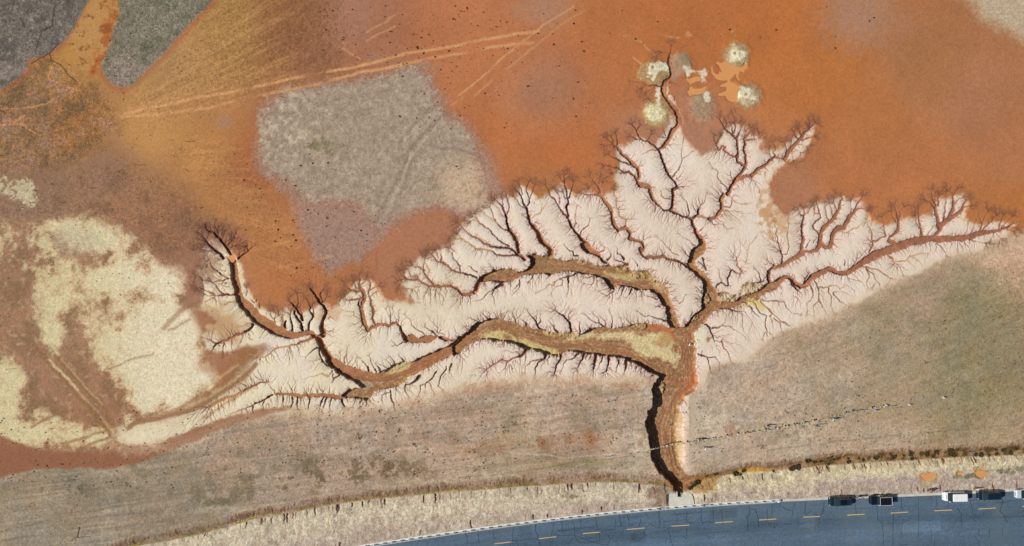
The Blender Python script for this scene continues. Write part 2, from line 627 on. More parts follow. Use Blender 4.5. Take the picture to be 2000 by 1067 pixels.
TILES['Q'] = (850, 570, """
kT 3 1 575 390 520 370 470 350
kT 3 1 640 375 600 320
kT 3 1 690 355 650 310
kT 3 1 720 350 715 300
k 3 1 820 355 820 315
kT 3 1 890 360 910 310 940 280
kT 4 1 1050 420 1045 360 1030 290
kT 4 1 1190 450 1185 400 1140 370
kT 5 1.2 1430 510 1360 480 1320 380 1250 320 1220 280
kT 3 1 1350 440 1380 370 1380 330
mT 3 1 1330 370 1330 280
kT 4 1 1610 540 1550 460 1500 400
mT 2 1 1570 460 1540 390
kT 5 1.5 1780 520 1770 430 1710 350 1640 300 1590 260
mT 3 1 1700 350 1690 260
mT 3 1 1740 370 1750 310 1770 260
kT 3.5 1 1890 550 1880 490 1880 430
mT 2 1 1850 520 1820 470
mT 2.5 1 465 460 400 460
k 2 1 290 555 260 500
k 2 1 110 570 60 520
kT 3 1 605 600 570 680
k 3 1 505 650 480 720
k 2.5 1 435 680 430 750
k 3.5 1 220 940 200 1020
k 3 1 150 980 110 1060
k 6 4 1200 750 1120 830 1090 850
m 3 3 1090 850 1000 880 960 910
sT 4 2 960 910 880 880 800 920 740 960 660 1020
mT 3 1 950 910 920 980 860 1050
kT 3 1 1180 770 1190 860 1170 930
mT 3 1 1110 830 1060 790 950 780
mT 3 1 910 650 890 720 850 720
k 6 4 1450 820 1430 870
kT 4 1.5 1430 870 1340 930 1310 1020 1300 1060
mT 3 1 1430 870 1250 910 1190 980 1170 1040
k 2.5 1 1500 840 1460 880 1480 960
kT 5.5 2 1650 800 1630 880 1580 940 1560 1060
kT 4 1 1880 800 1810 870 1720 890 1680 940 1650 1030
kT 5 1.5 1950 810 1900 920 1850 1000
k 2 1 1960 830 1960 880
m 2 1 990 960 1030 1050
""")
TILES['R'] = (1020, 480, """
k 9 6 360 140 370 50 300 0
k 2.5 1.5 180 95 110 110 60 130
m 2 1 80 100 110 50
k 3 1 330 130 280 90
kT 4 1 725 355 640 400 560 410 490 440 440 470
kT 4 1 610 400 610 500 600 600
mT 2 1 610 510 640 600
mT 2.5 1 490 440 540 450 520 510 440 540 390 600
mT 2 1 440 470 420 520 350 500 310 550 230 590
kT 3 1 150 375 130 430 90 460
k 2 1 100 460 80 490
k 4 2 370 390 300 360
mT 3.5 1 940 405 940 470 910 520 830 500
m 3 1 930 400 870 420 780 410
mT 3 1 1195 590 1110 650 1020 600
m 2 1 1150 650 1120 680
m 2 1 1110 520 1040 520
kT 3 1 1290 535 1250 610
kT 3.5 1 1330 540 1300 620 1270 680
kT 4.5 1 1440 575 1400 620 1380 660
k 3 1 1540 580 1560 610
kT 3 1 1770 690 1680 670 1600 650
k 3 1 1810 800 1740 790
k 10 12 790 0 860 60 
k 11 5 860 60 940 100 1010 130
k 6 5 1010 130 1050 190 1100 220
kT 4 1 720 140 670 120 660 70 600 60 560 0
m 2 1 660 70 700 40
kT 4 1.5 1330 180 1290 130 1240 110 1240 70
k 2 1 1290 120 1290 70
mT 3 1 1020 90 1070 70 1080 20 1050 0
kT 3.5 1.5 1110 190 1160 140 1160 100
kT 3 1 1500 270 1500 230 1460 190
k 3.5 4 1240 290 1380 240
k 3 2 1380 240 1300 200 1220 190
k 3 1 1640 320 1670 300
m 5 6 1545 30 1548 80 1570 130 1640 150 1760 150
m 6 5 1760 150 1850 140 1920 170 2000 190
""")
TILES['U'] = (350, 700, """
s 5 7 1270 470 1400 470 1500 480 1600 500
s 7 6 1600 495 1700 485 1800 480 2000 480
k 4 2.5 1220 480 1150 520 1080 550 1000 590 930 630
m 2.5 1.5 1245 460 1245 430 1200 380 1140 310
s 3 3 1140 310 1080 310 1000 350
s 4 4 1000 350 900 390 800 440
o 5 7 800 440 700 490 600 520 500 560 400 620
sT 3 1 930 630 860 660 780 690 700 720
kT 3 1.5 1540 510 1530 600 1560 660
k 3 1.5 1470 510 1480 590 1450 640
k 3.5 1.5 1690 520 1690 600 1670 660
k 3 1 1350 490 1350 580 1370 640
k 3.5 2 1890 500 1860 550 1840 620
k 3.5 1.5 1940 500 1900 560 1880 640
m 2.5 1 1190 540 1210 600
k 3 1.5 1100 560 1090 620 1100 680
k 3 1.5 960 630 950 680 980 720
m 3 1.5 880 660 890 710
m 2.5 1 820 690 830 730
m 2 1 1080 300 1070 230 1020 150
m 2 1 1050 290 990 240 960 180
m 2 1 950 310 920 250 880 200
m 2 1 900 370 870 310
kT 2 1 870 370 820 330 780 310
mT 2 1 790 420 760 370 730 350
mT 2 1 720 430 690 390
mT 2 1 650 450 620 430
k 2 1 1130 300 1120 260
k 2 1 1800 460 1795 400
m 2 1 1650 470 1660 390
m 2 1 1500 430 1530 350
oT 2 1 1950 240 1870 200 1740 240 1640 270
""")

SEG = []      # x0 y0 w0 x1 y1 w1 depth0 depth1 tone(0 red dark,1 brown,2 ochre) strength
TIPS = []
DEP = {'k': (0.075, 0.14, 1.1), 'm': (0.055, 0.06, 0.6), 's': (0.03, 0.05, 0.4), 'o': (0.015, 0.03, 0.2)}
RIM = [(392,600),(388,500),(405,455),(470,500),(503,590),(560,600),(640,580),(684,555),(745,565),(800,560),(780,545),(850,480),(930,405),(985,375),(1100,355),(1205,360),(1195,290),(1250,255),(1300,110),(1400,245),(1440,235),(1500,290),(1590,245),(1540,330),(1560,400),(1680,388),(1760,425),(1830,380),(1900,380),(1990,430),(1940,480)]
def near_plain(x, y):
    for i in range(len(RIM) - 1):
        ax, ay = RIM[i]; bx, by = RIM[i + 1]
        dx, dy = bx - ax, by - ay
        t = max(0, min(1, ((x - ax) * dx + (y - ay) * dy) / (dx * dx + dy * dy)))
        if math.hypot(x - ax - dx * t, y - ay - dy * t) < 26: return True
    return False
def add_line(pts, ws, kind, dfac=None, tip=False):
    a, b, cap = DEP.get(kind, (0, 0, 0))
    tone = {'k': 0.0, 'm': 0.45, 's': 1.0, 'o': 2.0}.get(kind, 1.0)
    ds = [min(cap, a * w + b) if dfac is None else dfac for w in ws]
    # a little wander between the traced points
    n = len(pts)
    tip_up = pts[-1][1] < pts[0][1] and near_plain(*pts[-1])
    for i in range(n - 1):
        x0, y0 = pts[i]; x1, y1 = pts[i + 1]
        L = math.hypot(x1 - x0, y1 - y0)
        m = max(1, int(L / 5))
        px, py, pw, pd = x0, y0, ws[i], ds[i]
        for j in range(1, m + 1):
            t = j / m
            qx = x0 + (x1 - x0) * t; qy = y0 + (y1 - y0) * t
            if j < m:
                o = random.uniform(-0.5, 0.5) * min(1.2, 0.25 * L / m)
                qx += -(y1 - y0) / L * o; qy += (x1 - x0) / L * o
            qw = ws[i] + (ws[i + 1] - ws[i]) * t; qd = ds[i] + (ds[i + 1] - ds[i]) * t
            f = (i + t) / (n - 1)
            SEG.append((px, py, pw, qx, qy, qw, pd, qd, tone + (0.35 * f if ws[-1] <= 1.3 and not tip_up else 0), 1.0 - (0.35 * f if ws[-1] <= 1.3 and not tip_up else 0)))
            px, py, pw, pd = qx, qy, qw, qd
    if tip:
        TIPS.append((pts[-1], math.atan2(pts[-1][1] - pts[-2][1], pts[-1][0] - pts[-2][0]), kind))

random.seed(11)
MAINS = []
for key, (tx, ty, txt) in TILES.items():
    sc = 0.15
    for line in txt.strip().splitlines():
        f = line.split()
        if f[0].startswith('v'):
            d = float(f[1]); v = list(map(float, f[2:]))
            v = v[:len(v) // 3 * 3]
            pts = [(tx + v[i] * sc, ty + v[i + 1] * sc) for i in range(0, len(v), 3)]
            ws = [v[i + 2] for i in range(0, len(v), 3)]
            add_line(pts, ws, 'v', d)
            MAINS.append((pts, ws))
        else:
            fl = f[0]; w0, w1 = float(f[1]), float(f[2]); v = list(map(float, f[3:]))
            pts = [(tx + v[i] * sc, ty + v[i + 1] * sc) for i in range(0, len(v) - 1, 2)]
            n = len(pts)
            if fl[0] in 'km' and w0 < 4.6: w0, w1 = w0 * .82, w1 * .85
            ws = [w0 + (w1 - w0) * i / (n - 1) for i in range(n)]
            add_line(pts, ws, fl[0], None, 'T' in fl)
            if max(w0, w1) >= 4 and fl[0] in 'kms':
                MAINS.append((pts, ws))

def tw(x, y, a, L, w, d, tone, st, gen, fade=True):
    """a branching twig of the gully head"""
    step = 2.2
    n = max(2, int(L / step))
    for i in range(n):
        a += random.uniform(-0.3, 0.3)
        x2 = x + math.cos(a) * step; y2 = y + math.sin(a) * step
        w2 = w * (1 - 0.45 / n)
        if fade: st *= 0.955
        SEG.append((x, y, w, x2, y2, w2, d, d * 0.9, tone, st))
        x, y, w = x2, y2, w2; d *= 0.96
        if gen > 0 and random.random() < 0.44:
            s = random.choice((-1, 1))
            tw(x, y, a + s * random.uniform(0.35, 0.8), L * random.uniform(0.35, 0.6) * (1 - 0.4 * i / n) + 2, max(0.55, w * 0.72), d * 0.7, tone, st * 0.9, gen - 1, fade)
HALO = []
for (p, a, kind) in TIPS:
    x, y = p
    st = {'k': 1.0, 'm': 0.9, 's': 0.9, 'o': 0.55}[kind]
    tone = {'k': 0.1, 'm': 0.35, 's': 0.6, 'o': 1.8}[kind]
    up = near_plain(x, y)      # heads that run up into the red plain are bushier
    n = 4 if up else 2
    if x < 520 and y < 560: n = 5
    if up: HALO.append((x, y, a))
    L = 11 if up else 7
    for k in range(n):
        tw(x, y, a + (k - (n - 1) / 2) * (0.5 if up else 0.45) + random.uniform(-0.15, 0.15), L * random.uniform(0.7, 1.25), 1.15 if up else 0.9, 0.11, 0.42 if up else tone + .3, .88 if up else st * .75, 3 if up else 2, not up)

for x, y, a, L, w in ((414,453,-110,14,1.3),(420,456,-98,18,1.3),(427,462,-88,22,1.4),(434,469,-80,22,1.4),(440,475,-72,26,1.5),(446,480,-52,26,1.4),(452,484,-35,26,1.3),(405,450,-150,12,1.1),(402,446,-115,12,1.1),(408,452,-135,14,1.1),
                      (418,489,-172,24,1.2),(413,486,178,20,1.1),(409,480,-160,24,1.2),(404,474,-138,18,1.1),(428,496,168,18,1.1),(400,470,-165,18,1),(396,462,-120,14,1),(466,498,-72,14,1.1),(476,493,-65,12,1),(458,480,-30,18,1.1),(452,470,-75,20,1.1),(424,452,-70,18,1.1)):
    tw(x, y, math.radians(a), L, w, .2, .1, 1.0, 3, False)
for x, y, a, L in ((437,520,-158,44),(441,530,-165,46),(446,540,-168,46),(444,552,-172,44),(448,560,170,40),(446,575,-175,40),(455,590,165,34),(432,508,-150,30)):
    tw(x, y, math.radians(a), L, 1.5, .16, .8, .8, 3, True)
# wide gully floors as outlines: (depth, wall px, points)
P_MAIN = [(893,668),(897,661),(905,655),(915,645),(925,636),(937,629),(950,624),(965,622),(980,623),(995,628),(1010,633),(1030,640),(1052,645),(1075,648),(1090,650),(1115,650),(1133,653),(1155,643),(1180,639),(1200,641),(1220,640),(1235,634),(1250,632),(1268,633),(1285,635),(1305,640),(1322,643),(1332,640),(1357,650),(1356,662),(1358,675),(1363,690),(1360,700),(1361,715),(1362,735),(1364,750),(1360,765),(1350,768),(1340,775),(1337,785),(1330,795),(1327,815),(1322,840),(1324,870),(1328,895),(1332,912),(1340,925),(1352,932),(1368,938),(1358,950),(1345,957),(1336,963),(1324,964),(1318,955),(1312,945),(1303,937),(1297,930),(1290,925),(1281,912),(1275,900),(1272,885),(1269,870),(1267,845),(1261,835),(1260,825),(1265,818),(1267,803),(1274,797),(1276,790),(1275,775),(1274,760),(1278,750),(1286,741),(1290,737),(1275,730),(1260,722),(1245,712),(1230,706),(1217,701),(1200,696),(1180,697),(1165,694),(1150,692),(1130,689),(1110,686),(1097,690),(1090,696),(1075,694),(1065,695),(1055,688),(1040,684),(1031,686),(1020,680),(1005,673),(985,667),(965,667),(950,662),(940,664),(925,668),(910,678),(900,690),(885,695),(880,680)]
P_ARMB = [(936,543),(948,536),(958,533),(966,527),(985,525),(1000,527),(1010,533),(1022,531),(1031,524),(1037,515),(1035,506),(1030,500),(1045,497),(1060,501),(1075,499),(1090,507),(1105,510),(1120,508),(1135,508),(1150,512),(1165,519),(1177,519),(1190,518),(1207,523),(1225,519),(1235,527),(1250,530),(1267,530),(1277,541),(1287,549),(1297,555),(1305,562),(1309,575),(1313,588),(1318,602),(1324,618),(1331,641),(1338,660),(1322,660),(1319,643),(1312,639),(1305,630),(1304,615),(1301,602),(1296,598),(1291,588),(1285,577),(1275,571),(1267,566),(1245,566),(1225,561),(1207,558),(1201,564),(1194,566),(1186,555),(1179,544),(1170,543),(1158,537),(1140,536),(1128,533),(1116,530),(1104,531),(1090,532),(1075,538),(1063,534),(1047,535),(1029,537),(1018,539),(1005,547),(990,551),(975,551),(955,548),(940,552)]
P_ARMC = [(x * 0.15 + 1270, y * 0.15 + 500) for x, y in [(480,100),(540,160),(600,220),(650,290),(690,350),(700,420),(700,480),(670,560),(670,640),(690,700),(620,740),(560,780),(520,850),(480,890),(432,950),(400,1010),(470,1100),(600,1120),(580,1010),(640,950),(690,880),(720,850),(770,790),(830,730),(900,700),(1030,680),(1100,665),(1200,630),(1290,600),(1430,570),(1460,530),(1560,460),(1650,400),(1700,350),(1725,310),(1640,340),(1560,350),(1500,385),(1440,440),(1360,480),(1270,510),(1170,550),(1100,600),(960,605),(912,590),(890,510),(870,460),(830,400),(790,320),(760,270),(700,210),(640,160),(570,100)]]
P_POOL = [(x * 0.15 + 1270, y * 0.15 + 380) for x, y in [(640,570),(700,560),(735,630),(740,700),(700,760),(640,820),(600,860),(600,930),(500,915),(500,870),(510,800),(550,720),(600,680),(640,650)]]
P_LOBE = [(x * 0.15 + 600, y * 0.15 + 650) for x, y in [(480,560),(620,640),(720,720),(640,715),(560,740),(500,770),(430,820),(460,850),(600,850),(700,860),(780,890),(820,860),(870,770),(960,750),(1100,720),(1200,690),(1310,610),(1300,540),(900,580)]]
P_TERR = [(x * 0.15 + 600, y * 0.15 + 650) for x, y in [(1000,520),(1110,440),(1270,378),(1390,392),(1300,490),(1080,590)]]
P_SLOPE = [(1300,812),(1331,800),(1336,815),(1336,860),(1340,905),(1300,925)]
GULL = [(1.55, 1.2, P_MAIN), (1.15, 1.2, P_ARMB), (1.1, 1.2, P_ARMC), (1.1, 1.1, P_POOL), (.95, 1.2, P_LOBE), (.75, 1.2, P_TERR)]

# short dark notches and side gullies biting into the banks
def bank_twigs(pts, closed, lo, hi, ori):
    n = len(pts)
    for i in range(n if closed else n - 1):
        x0, y0 = pts[i]; x1, y1 = pts[(i + 1) % n]
        L = math.hypot(x1 - x0, y1 - y0)
        if L < 1: continue
        nx, ny = (y1 - y0) / L * ori, -(x1 - x0) / L * ori
        k = L / 5.0
        for j in range(int(k) + (1 if random.random() < k % 1 else 0)):
            t = random.random()
            x = x0 + (x1 - x0) * t; y = y0 + (y1 - y0) * t
            ln = random.uniform(lo, hi) * random.choice((0.5, 0.8, 1.3))
            a = math.atan2(ny, nx) + random.uniform(-0.5, 0.5)
            tw(x - nx * 1.5, y - ny * 1.5, a, ln, random.uniform(0.8, 1.7), random.uniform(0.12, 0.4), 0.2, random.uniform(0.5, 0.95), 2)
bank_twigs(P_ARMB, True, 4, 11, 1)
bank_twigs(P_ARMC[:15], False, 4, 11, -1)
bank_twigs(P_ARMC[18:], False, 3, 9, -1)
bank_twigs(P_MAIN[:28], False, 4, 9, 1)
bank_twigs(P_MAIN[73:], False, 5, 13, 1)
bank_twigs(P_LOBE[4:], False, 3, 9, -1)
for pts, ws in MAINS:
    for ori in (1, -1):
        for i in range(len(pts) - 1):
            x0, y0 = pts[i]; x1, y1 = pts[i + 1]
            L = math.hypot(x1 - x0, y1 - y0)
            if L < 1: continue
            nx, ny = (y1 - y0) / L * ori, -(x1 - x0) / L * ori
            k = L / 6.5
            for j in range(int(k) + (1 if random.random() < k % 1 else 0)):
                t = random.random(); w = ws[i] + (ws[i + 1] - ws[i]) * t
                x = x0 + (x1 - x0) * t + nx * w * 0.4; y = y0 + (y1 - y0) * t + ny * w * 0.4
                a = math.atan2(ny, nx) + random.uniform(-0.6, 0.6)
                tw(x, y, a, random.uniform(2, 7), random.uniform(0.6, 1.1), random.uniform(0.05, 0.2), 0.5, random.uniform(0.3, 0.8), 1)

# ------------------------------------------------------------------ the grid of the ground
G = 1.12
ui = np.arange(-36, 2036 + G, G); vi = np.arange(-30, 1097 + G, G)
def flank(a, sgn, reach):
    out = []; step = G; x = a
    while abs(x - a) < reach:
        step = min(step * 1.13, 160); x += sgn * step; out.append(x)
    return out
uu = np.array(flank(ui[0], -1, 2600)[::-1] + list(ui) + flank(ui[-1], 1, 2600), np.float32)
vv = np.array(flank(vi[0], -1, 2600)[::-1] + list(vi) + flank(vi[-1], 1, 2600), np.float32)
I0 = len(flank(ui[0], -1, 2600)); J0 = len(flank(vi[0], -1, 2600))
NI, NJ = len(ui), len(vi)
NU, NV = len(uu), len(vv)
INN = (slice(J0, J0 + NJ), slice(I0, I0 + NI))
U, V = np.meshgrid(uu, vv)
Ui, Vi = U[INN], V[INN]
n60 = fbm(U, V, 60, 4, 1); n25 = fbm(U, V, 25, 4, 2); n9 = fbm(U, V, 9, 3, 3); n4 = fbm(U, V, 4, 2, 4)
n200 = fbm(U, V, 200, 4, 5)
rnd = _rng.rand(NV, NU).astype(np.float32) * 2 - 1

# coordinates bent a little so that banks come out jagged
Uw = Ui + 1.7 * fbm(Ui, Vi, 9, 3, 21) * 1.6 + 0.8 * fbm(Ui, Vi, 3, 2, 22)
Vw = Vi + 1.7 * fbm(Ui, Vi, 9, 3, 25) * 1.6 + 0.8 * fbm(Ui, Vi, 3, 2, 26)
D = np.zeros((NJ, NI), np.float32)      # depth in metres
M = np.zeros((NJ, NI), np.float32)      # how far the crust is gone
T = np.zeros((NJ, NI), np.float32)      # tone of the exposed soil, its low end darkened as painted shade
Wd = np.zeros((NJ, NI), np.float32)     # width of the channel there
u0, v0 = ui[0], vi[0]
def seg_raster(s):
    x0, y0, w0, x1, y1, w1, d0, d1, tone, st = s
    R = max(w0, w1) / 2 + 4.5
    a = int(max(0, (min(x0, x1) - R - u0) / G)); b = int(min(NI, (max(x0, x1) + R - u0) / G + 2))
    c = int(max(0, (min(y0, y1) - R - v0) / G)); d = int(min(NJ, (max(y0, y1) + R - v0) / G + 2))
    if a >= b or c >= d: return
    X = Uw[c:d, a:b]; Y = Vw[c:d, a:b]
    dx, dy = x1 - x0, y1 - y0
    L2 = dx * dx + dy * dy + 1e-6
    t = np.clip(((X - x0) * dx + (Y - y0) * dy) / L2, 0, 1)
    dist = np.hypot(X - x0 - dx * t, Y - y0 - dy * t)
    w = w0 + (w1 - w0) * t; dep = d0 + (d1 - d0) * t
    e = w * 0.5 - dist
    p = np.clip(e / 1.3 + 0.35, 0, 1)
    m = np.clip(e / 1.1 + 0.6, 0, 1) * st
    Ds = D[c:d, a:b]; np.maximum(Ds, dep * p, out=Ds)
    Ms = M[c:d, a:b]; Ts = T[c:d, a:b]; Wl = Wd[c:d, a:b]
    up = (m > Ms) | ((m > 0.6) & (w > Wl))
    Ts[up] = tone
    Wl[up] = w[up]
    np.maximum(Ms, m, out=Ms)
for s in SEG: seg_raster(s)

def poly_sd(X, Y, P):
    """signed distance, positive inside"""
    P = np.asarray(P, np.float32)
    n = len(P)
    best = np.full(X.shape, 1e9, np.float32); ins = np.zeros(X.shape, bool)
    for i in range(n):
        x0, y0 = P[i]; x1, y1 = P[(i + 1) % n]
        dx, dy = x1 - x0, y1 - y0
        t = np.clip(((X - x0) * dx + (Y - y0) * dy) / (dx * dx + dy * dy + 1e-9), 0, 1)
        q = (X - x0 - dx * t) ** 2 + (Y - y0 - dy * t) ** 2
        np.minimum(best, q, out=best)
        if y0 != y1:
            c = ((y0 > Y) != (y1 > Y)) & (X < (x1 - x0) * (Y - y0) / (y1 - y0) + x0)
            ins ^= c
    return np.where(ins, 1, -1) * np.sqrt(best)
PM = np.zeros_like(M); PSD = np.zeros_like(M)
for dep, wall, P in GULL:
    xs = [p[0] for p in P]; ys = [p[1] for p in P]
    a = int((min(xs) - 8 - u0) / G); b = int((max(xs) + 8 - u0) / G)
    c = int((min(ys) - 8 - v0) / G); d = int((max(ys) + 8 - v0) / G)
    X = Uw[c:d, a:b]; Y = Vw[c:d, a:b]
    sd = poly_sd(X, Y, P)
    dp = dep + (0.65 * sstep(700, 790, Y) if P is P_MAIN else 0)
    p = np.clip(sd / wall + 0.3, 0, 1)
    Ds = D[c:d, a:b]; np.maximum(Ds, dp * p, out=Ds)
    m = np.clip(sd / 1.1 + 0.5, 0, 1)
    Ms = M[c:d, a:b]; T[c:d, a:b][m > 0.3] = 1.5; Wd[c:d, a:b][m > 0.3] = 30
    np.maximum(Ms, m, out=Ms); np.maximum(PM[c:d, a:b], m, out=PM[c:d, a:b]); np.maximum(PSD[c:d, a:b], sd, out=PSD[c:d, a:b])
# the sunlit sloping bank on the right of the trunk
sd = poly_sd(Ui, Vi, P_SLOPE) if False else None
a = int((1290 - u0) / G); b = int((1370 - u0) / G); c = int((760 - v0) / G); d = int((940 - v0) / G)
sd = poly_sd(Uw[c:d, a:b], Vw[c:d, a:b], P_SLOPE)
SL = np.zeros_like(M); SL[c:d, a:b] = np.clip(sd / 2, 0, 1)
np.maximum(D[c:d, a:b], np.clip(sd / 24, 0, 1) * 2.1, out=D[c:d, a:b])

# ------------------------------------------------------------------ coarse helper grid for big soft masks
CS = 5
cu = np.arange(0, NU - 1, CS); cu = np.append(cu, NU - 1) if cu[-1] != NU - 1 else cu
cv = np.arange(0, NV - 1, CS); cv = np.append(cv, NV - 1) if cv[-1] != NV - 1 else cv
CU, CV = np.meshgrid(uu[cu], vv[cv])
def up_axis(idx, n):
    k = np.clip(np.searchsorted(idx, np.arange(n), side='right') - 1, 0, len(idx) - 2)
    f = (np.arange(n) - idx[k]) / (idx[k + 1] - idx[k])
    return k, f.astype(np.float32)
ku, fu = up_axis(cu, NU); kv, fv = up_axis(cv, NV)
def upsample(A):
    A = A.astype(np.float32)
    B = A[:, ku] * (1 - fu) + A[:, ku + 1] * fu
    return B[kv] * (1 - fv[:, None]) + B[kv + 1] * fv[:, None]
def pmask(P, soft=4, wob=3, fine=1.5):
    return sstep(-soft, soft, upsample(poly_sd(CU, CV, P)) + wob * n25 * 2 + fine * n4 * 2)
def emask(x, y, rx, ry, soft=0.25, wob=0.15, rot=0):
    c, s = math.cos(rot), math.sin(rot)
    q = np.hypot(((U - x) * c + (V - y) * s) / rx, (-(U - x) * s + (V - y) * c) / ry)
    return 1 - sstep(1 - soft, 1 + soft, q + wob * n9 * 2)
def fuzz(m, a=.5):
    k = np.clip(5 * m * (1 - m), 0, 1)
    return sstep(.5 - .36, .5 + .36, m + k * a * (1.1 * n9 + .8 * n4 + .5 * rnd))
def lmask(P, w, soft=1.5, wob=1.0, gaps=0.0, seed=40):
    out = np.zeros((NV, NU), np.float32)
    P = np.asarray(P, np.float32)
    x0, x1 = P[:, 0].min() - w - 12, P[:, 0].max() + w + 12
    y0, y1 = P[:, 1].min() - w - 12, P[:, 1].max() + w + 12
    a, b = np.searchsorted(uu, [x0, x1]); c, d = np.searchsorted(vv, [y0, y1])
    if b <= a or d <= c: return out
    X = U[c:d, a:b] + wob * 2 * n9[c:d, a:b]; Y = V[c:d, a:b] + wob * 2 * n25[c:d, a:b]
    best = np.full(X.shape, 1e9, np.float32)
    for i in range(len(P) - 1):
        ax, ay = P[i]; bx, by = P[i + 1]
        dx, dy = bx - ax, by - ay
        t = np.clip(((X - ax) * dx + (Y - ay) * dy) / (dx * dx + dy * dy + 1e-9), 0, 1)
        np.minimum(best, np.hypot(X - ax - dx * t, Y - ay - dy * t), out=best)
    m = 1 - sstep(w / 2 - soft, w / 2 + soft, best)
    if gaps: m = m * sstep(gaps - 0.75, gaps + 0.35, 0.5 + fbm(X, Y, 45, 2, seed) * 1.2)
    out[c:d, a:b] = m
    return out

# ------------------------------------------------------------------ the pale washed crust and its fine rills
PALE = [(392,600),(395,560),(388,520),(398,490),(405,465),(430,475),(447,488),(468,515),(480,555),(503,598),(540,615),(565,600),(585,615),(610,600),(640,595),(650,610),(662,592),(676,578),(684,562),(700,545),(725,550),(742,570),(748,588),(780,590),(805,590),(790,568),(780,547),(796,525),(830,500),(850,490),(882,478),(898,440),(928,415),(960,395),(985,378),(1005,385),(1022,362),(1050,388),(1080,375),(1098,362),(1125,385),(1150,370),(1180,385),(1207,368),(1200,340),(1208,315),(1200,285),(1222,285),(1252,265),(1275,290),(1295,265),(1312,225),(1326,245),(1340,275),(1370,305),(1392,295),(1410,258),(1430,240),(1452,250),(1487,268),(1482,293),(1503,300),(1530,290),(1560,262),(1588,245),(1585,270),(1566,308),(1530,318),(1510,345),(1500,370),(1505,400),(1535,425),(1555,408),(1590,398),(1620,393),(1640,385),(1682,392),(1700,430),(1722,440),(1745,435),(1760,428),(1790,424),(1818,418),(1828,390),(1880,378),(1890,400),(1882,430),(1910,440),(1940,432),(1985,438),(1960,462),(1925,478),(1920,490),(1850,502),(1800,530),(1750,550),(1700,575),(1640,608),(1590,625),(1530,648),(1500,668),(1465,702),(1430,708),(1390,718),(1373,738),(1366,752),(1350,790),(1343,860),(1340,912),(1330,920),(1300,900),(1285,740),(1260,738),(1220,737),(1180,742),(1140,737),(1080,742),(1020,737),(960,745),(900,757),(850,770),(800,782),(750,792),(700,800),(640,802),(590,800),(520,803),(460,812),(420,832),(380,855),(250,872),(232,850),(262,835),(330,820),(400,793),(470,752),(492,700),(520,680),(475,678),(440,692),(402,682),(393,655),(405,640),(430,630),(410,612)]
psd = upsample(poly_sd(CU, CV, PALE))
pale = sstep(-6, 5, psd + 5 * n25 + 4 * n9 + 2 * n4 - np.where(V > 640, 3, 0))
pale_soft = sstep(-26, 10, psd + 9 * n25 + 6 * n9 + 4 * n4 + 4 * rnd)       # towards the grassland the edge is gradual
blend = sstep(690, 760, V + 0.45 * (U - 1000) * (U > 1400) + 0) * 1.0
blend = np.where(U > 1380, sstep(0, 60, V - (720 - 0.44 * (U - 1480))), sstep(690, 740, V))
pale = np.clip(pale * (1 - blend) + pale_soft * blend, 0, 1)

# distance to the nearest gully on a coarse grid
DU, DV = np.meshgrid(np.arange(-40, 2044, 4.0, dtype=np.float32), np.arange(-40, 1104, 4.0, dtype=np.float32))
DD = np.full(DU.shape, 120.0, np.float32)
def dseg(x0, y0, x1, y1, w):
    R = 124
    a = int(max(0, (min(x0, x1) - R + 40) / 4)); b = int(min(DU.shape[1], (max(x0, x1) + R + 40) / 4 + 2))
    c = int(max(0, (min(y0, y1) - R + 40) / 4)); d = int(min(DU.shape[0], (max(y0, y1) + R + 40) / 4 + 2))
    X = DU[c:d, a:b]; Y = DV[c:d, a:b]
    dx, dy = x1 - x0, y1 - y0
    t = np.clip(((X - x0) * dx + (Y - y0) * dy) / (dx * dx + dy * dy + 1e-6), 0, 1)
    q = np.hypot(X - x0 - dx * t, Y - y0 - dy * t) - w / 2
    np.minimum(DD[c:d, a:b], q, out=DD[c:d, a:b])
for s in SEG:
    if s[9] >= 1.0 and s[2] >= 1.3: dseg(s[0], s[1], s[3], s[4], s[2])
for dep, wall, P in GULL:
    for i in range(len(P)):
        dseg(*P[i], *P[(i + 1) % len(P)], 1.0)
def upgrid(A):
    x = (Ui + 40) / 4; y = (Vi + 40) / 4
    xi = np.clip(x.astype(int), 0, A.shape[1] - 2); yi = np.clip(y.astype(int), 0, A.shape[0] - 2)
    fx = x - xi; fy = y - yi
    return (A[yi, xi] * (1 - fx) + A[yi, xi + 1] * fx) * (1 - fy) + (A[yi + 1, xi] * (1 - fx) + A[yi + 1, xi + 1] * fx) * fy
dist = np.maximum(upgrid(DD), 0)
paleI = pale[INN]
phi = dist + 7.5 * n25[INN] + 2.6 * n9[INN] + 0.6 * n4[INN] + 6 * n60[INN] - 3.0 * M + 0.25 * rnd[INN]
best = np.zeros((NJ, NI), np.float32); rec = np.arange(NJ * NI).reshape(NJ, NI)
idx = rec.copy()
for dy in (-1, 0, 1):
    for dx in (-1, 0, 1):
        if dx == 0 and dy == 0: continue
        ph = np.full((NJ, NI), 1e9, np.float32)
        ys = slice(max(0, -dy), NJ - max(0, dy)); xs = slice(max(0, -dx), NI - max(0, dx))
        yt = slice(max(0, dy), NJ - max(0, -dy)); xt = slice(max(0, dx), NI - max(0, -dx))
        ph[ys, xs] = phi[yt, xt]
        sl_ = (phi - ph) / math.hypot(dx, dy)
        k = sl_ > best
        best[k] = sl_[k]
        rec[k] = (idx + dy * NI + dx)[k]
act = (paleI > 0.05) & (M < 0.6)
act_idx = np.flatnonzero(act.ravel())
order = act_idx[np.argsort(-phi.ravel()[act_idx])]
acc = (paleI.ravel() * 1.0).tolist()
rl = rec.ravel()[order].tolist()
for i, r in zip(order.tolist(), rl):
    if r != i: acc[r] += acc[i]
acc = np.array(acc, np.float32).reshape(NJ, NI)
acc[~act] = 0
rill = sstep(math.log(7), math.log(190), np.log(acc + 1))
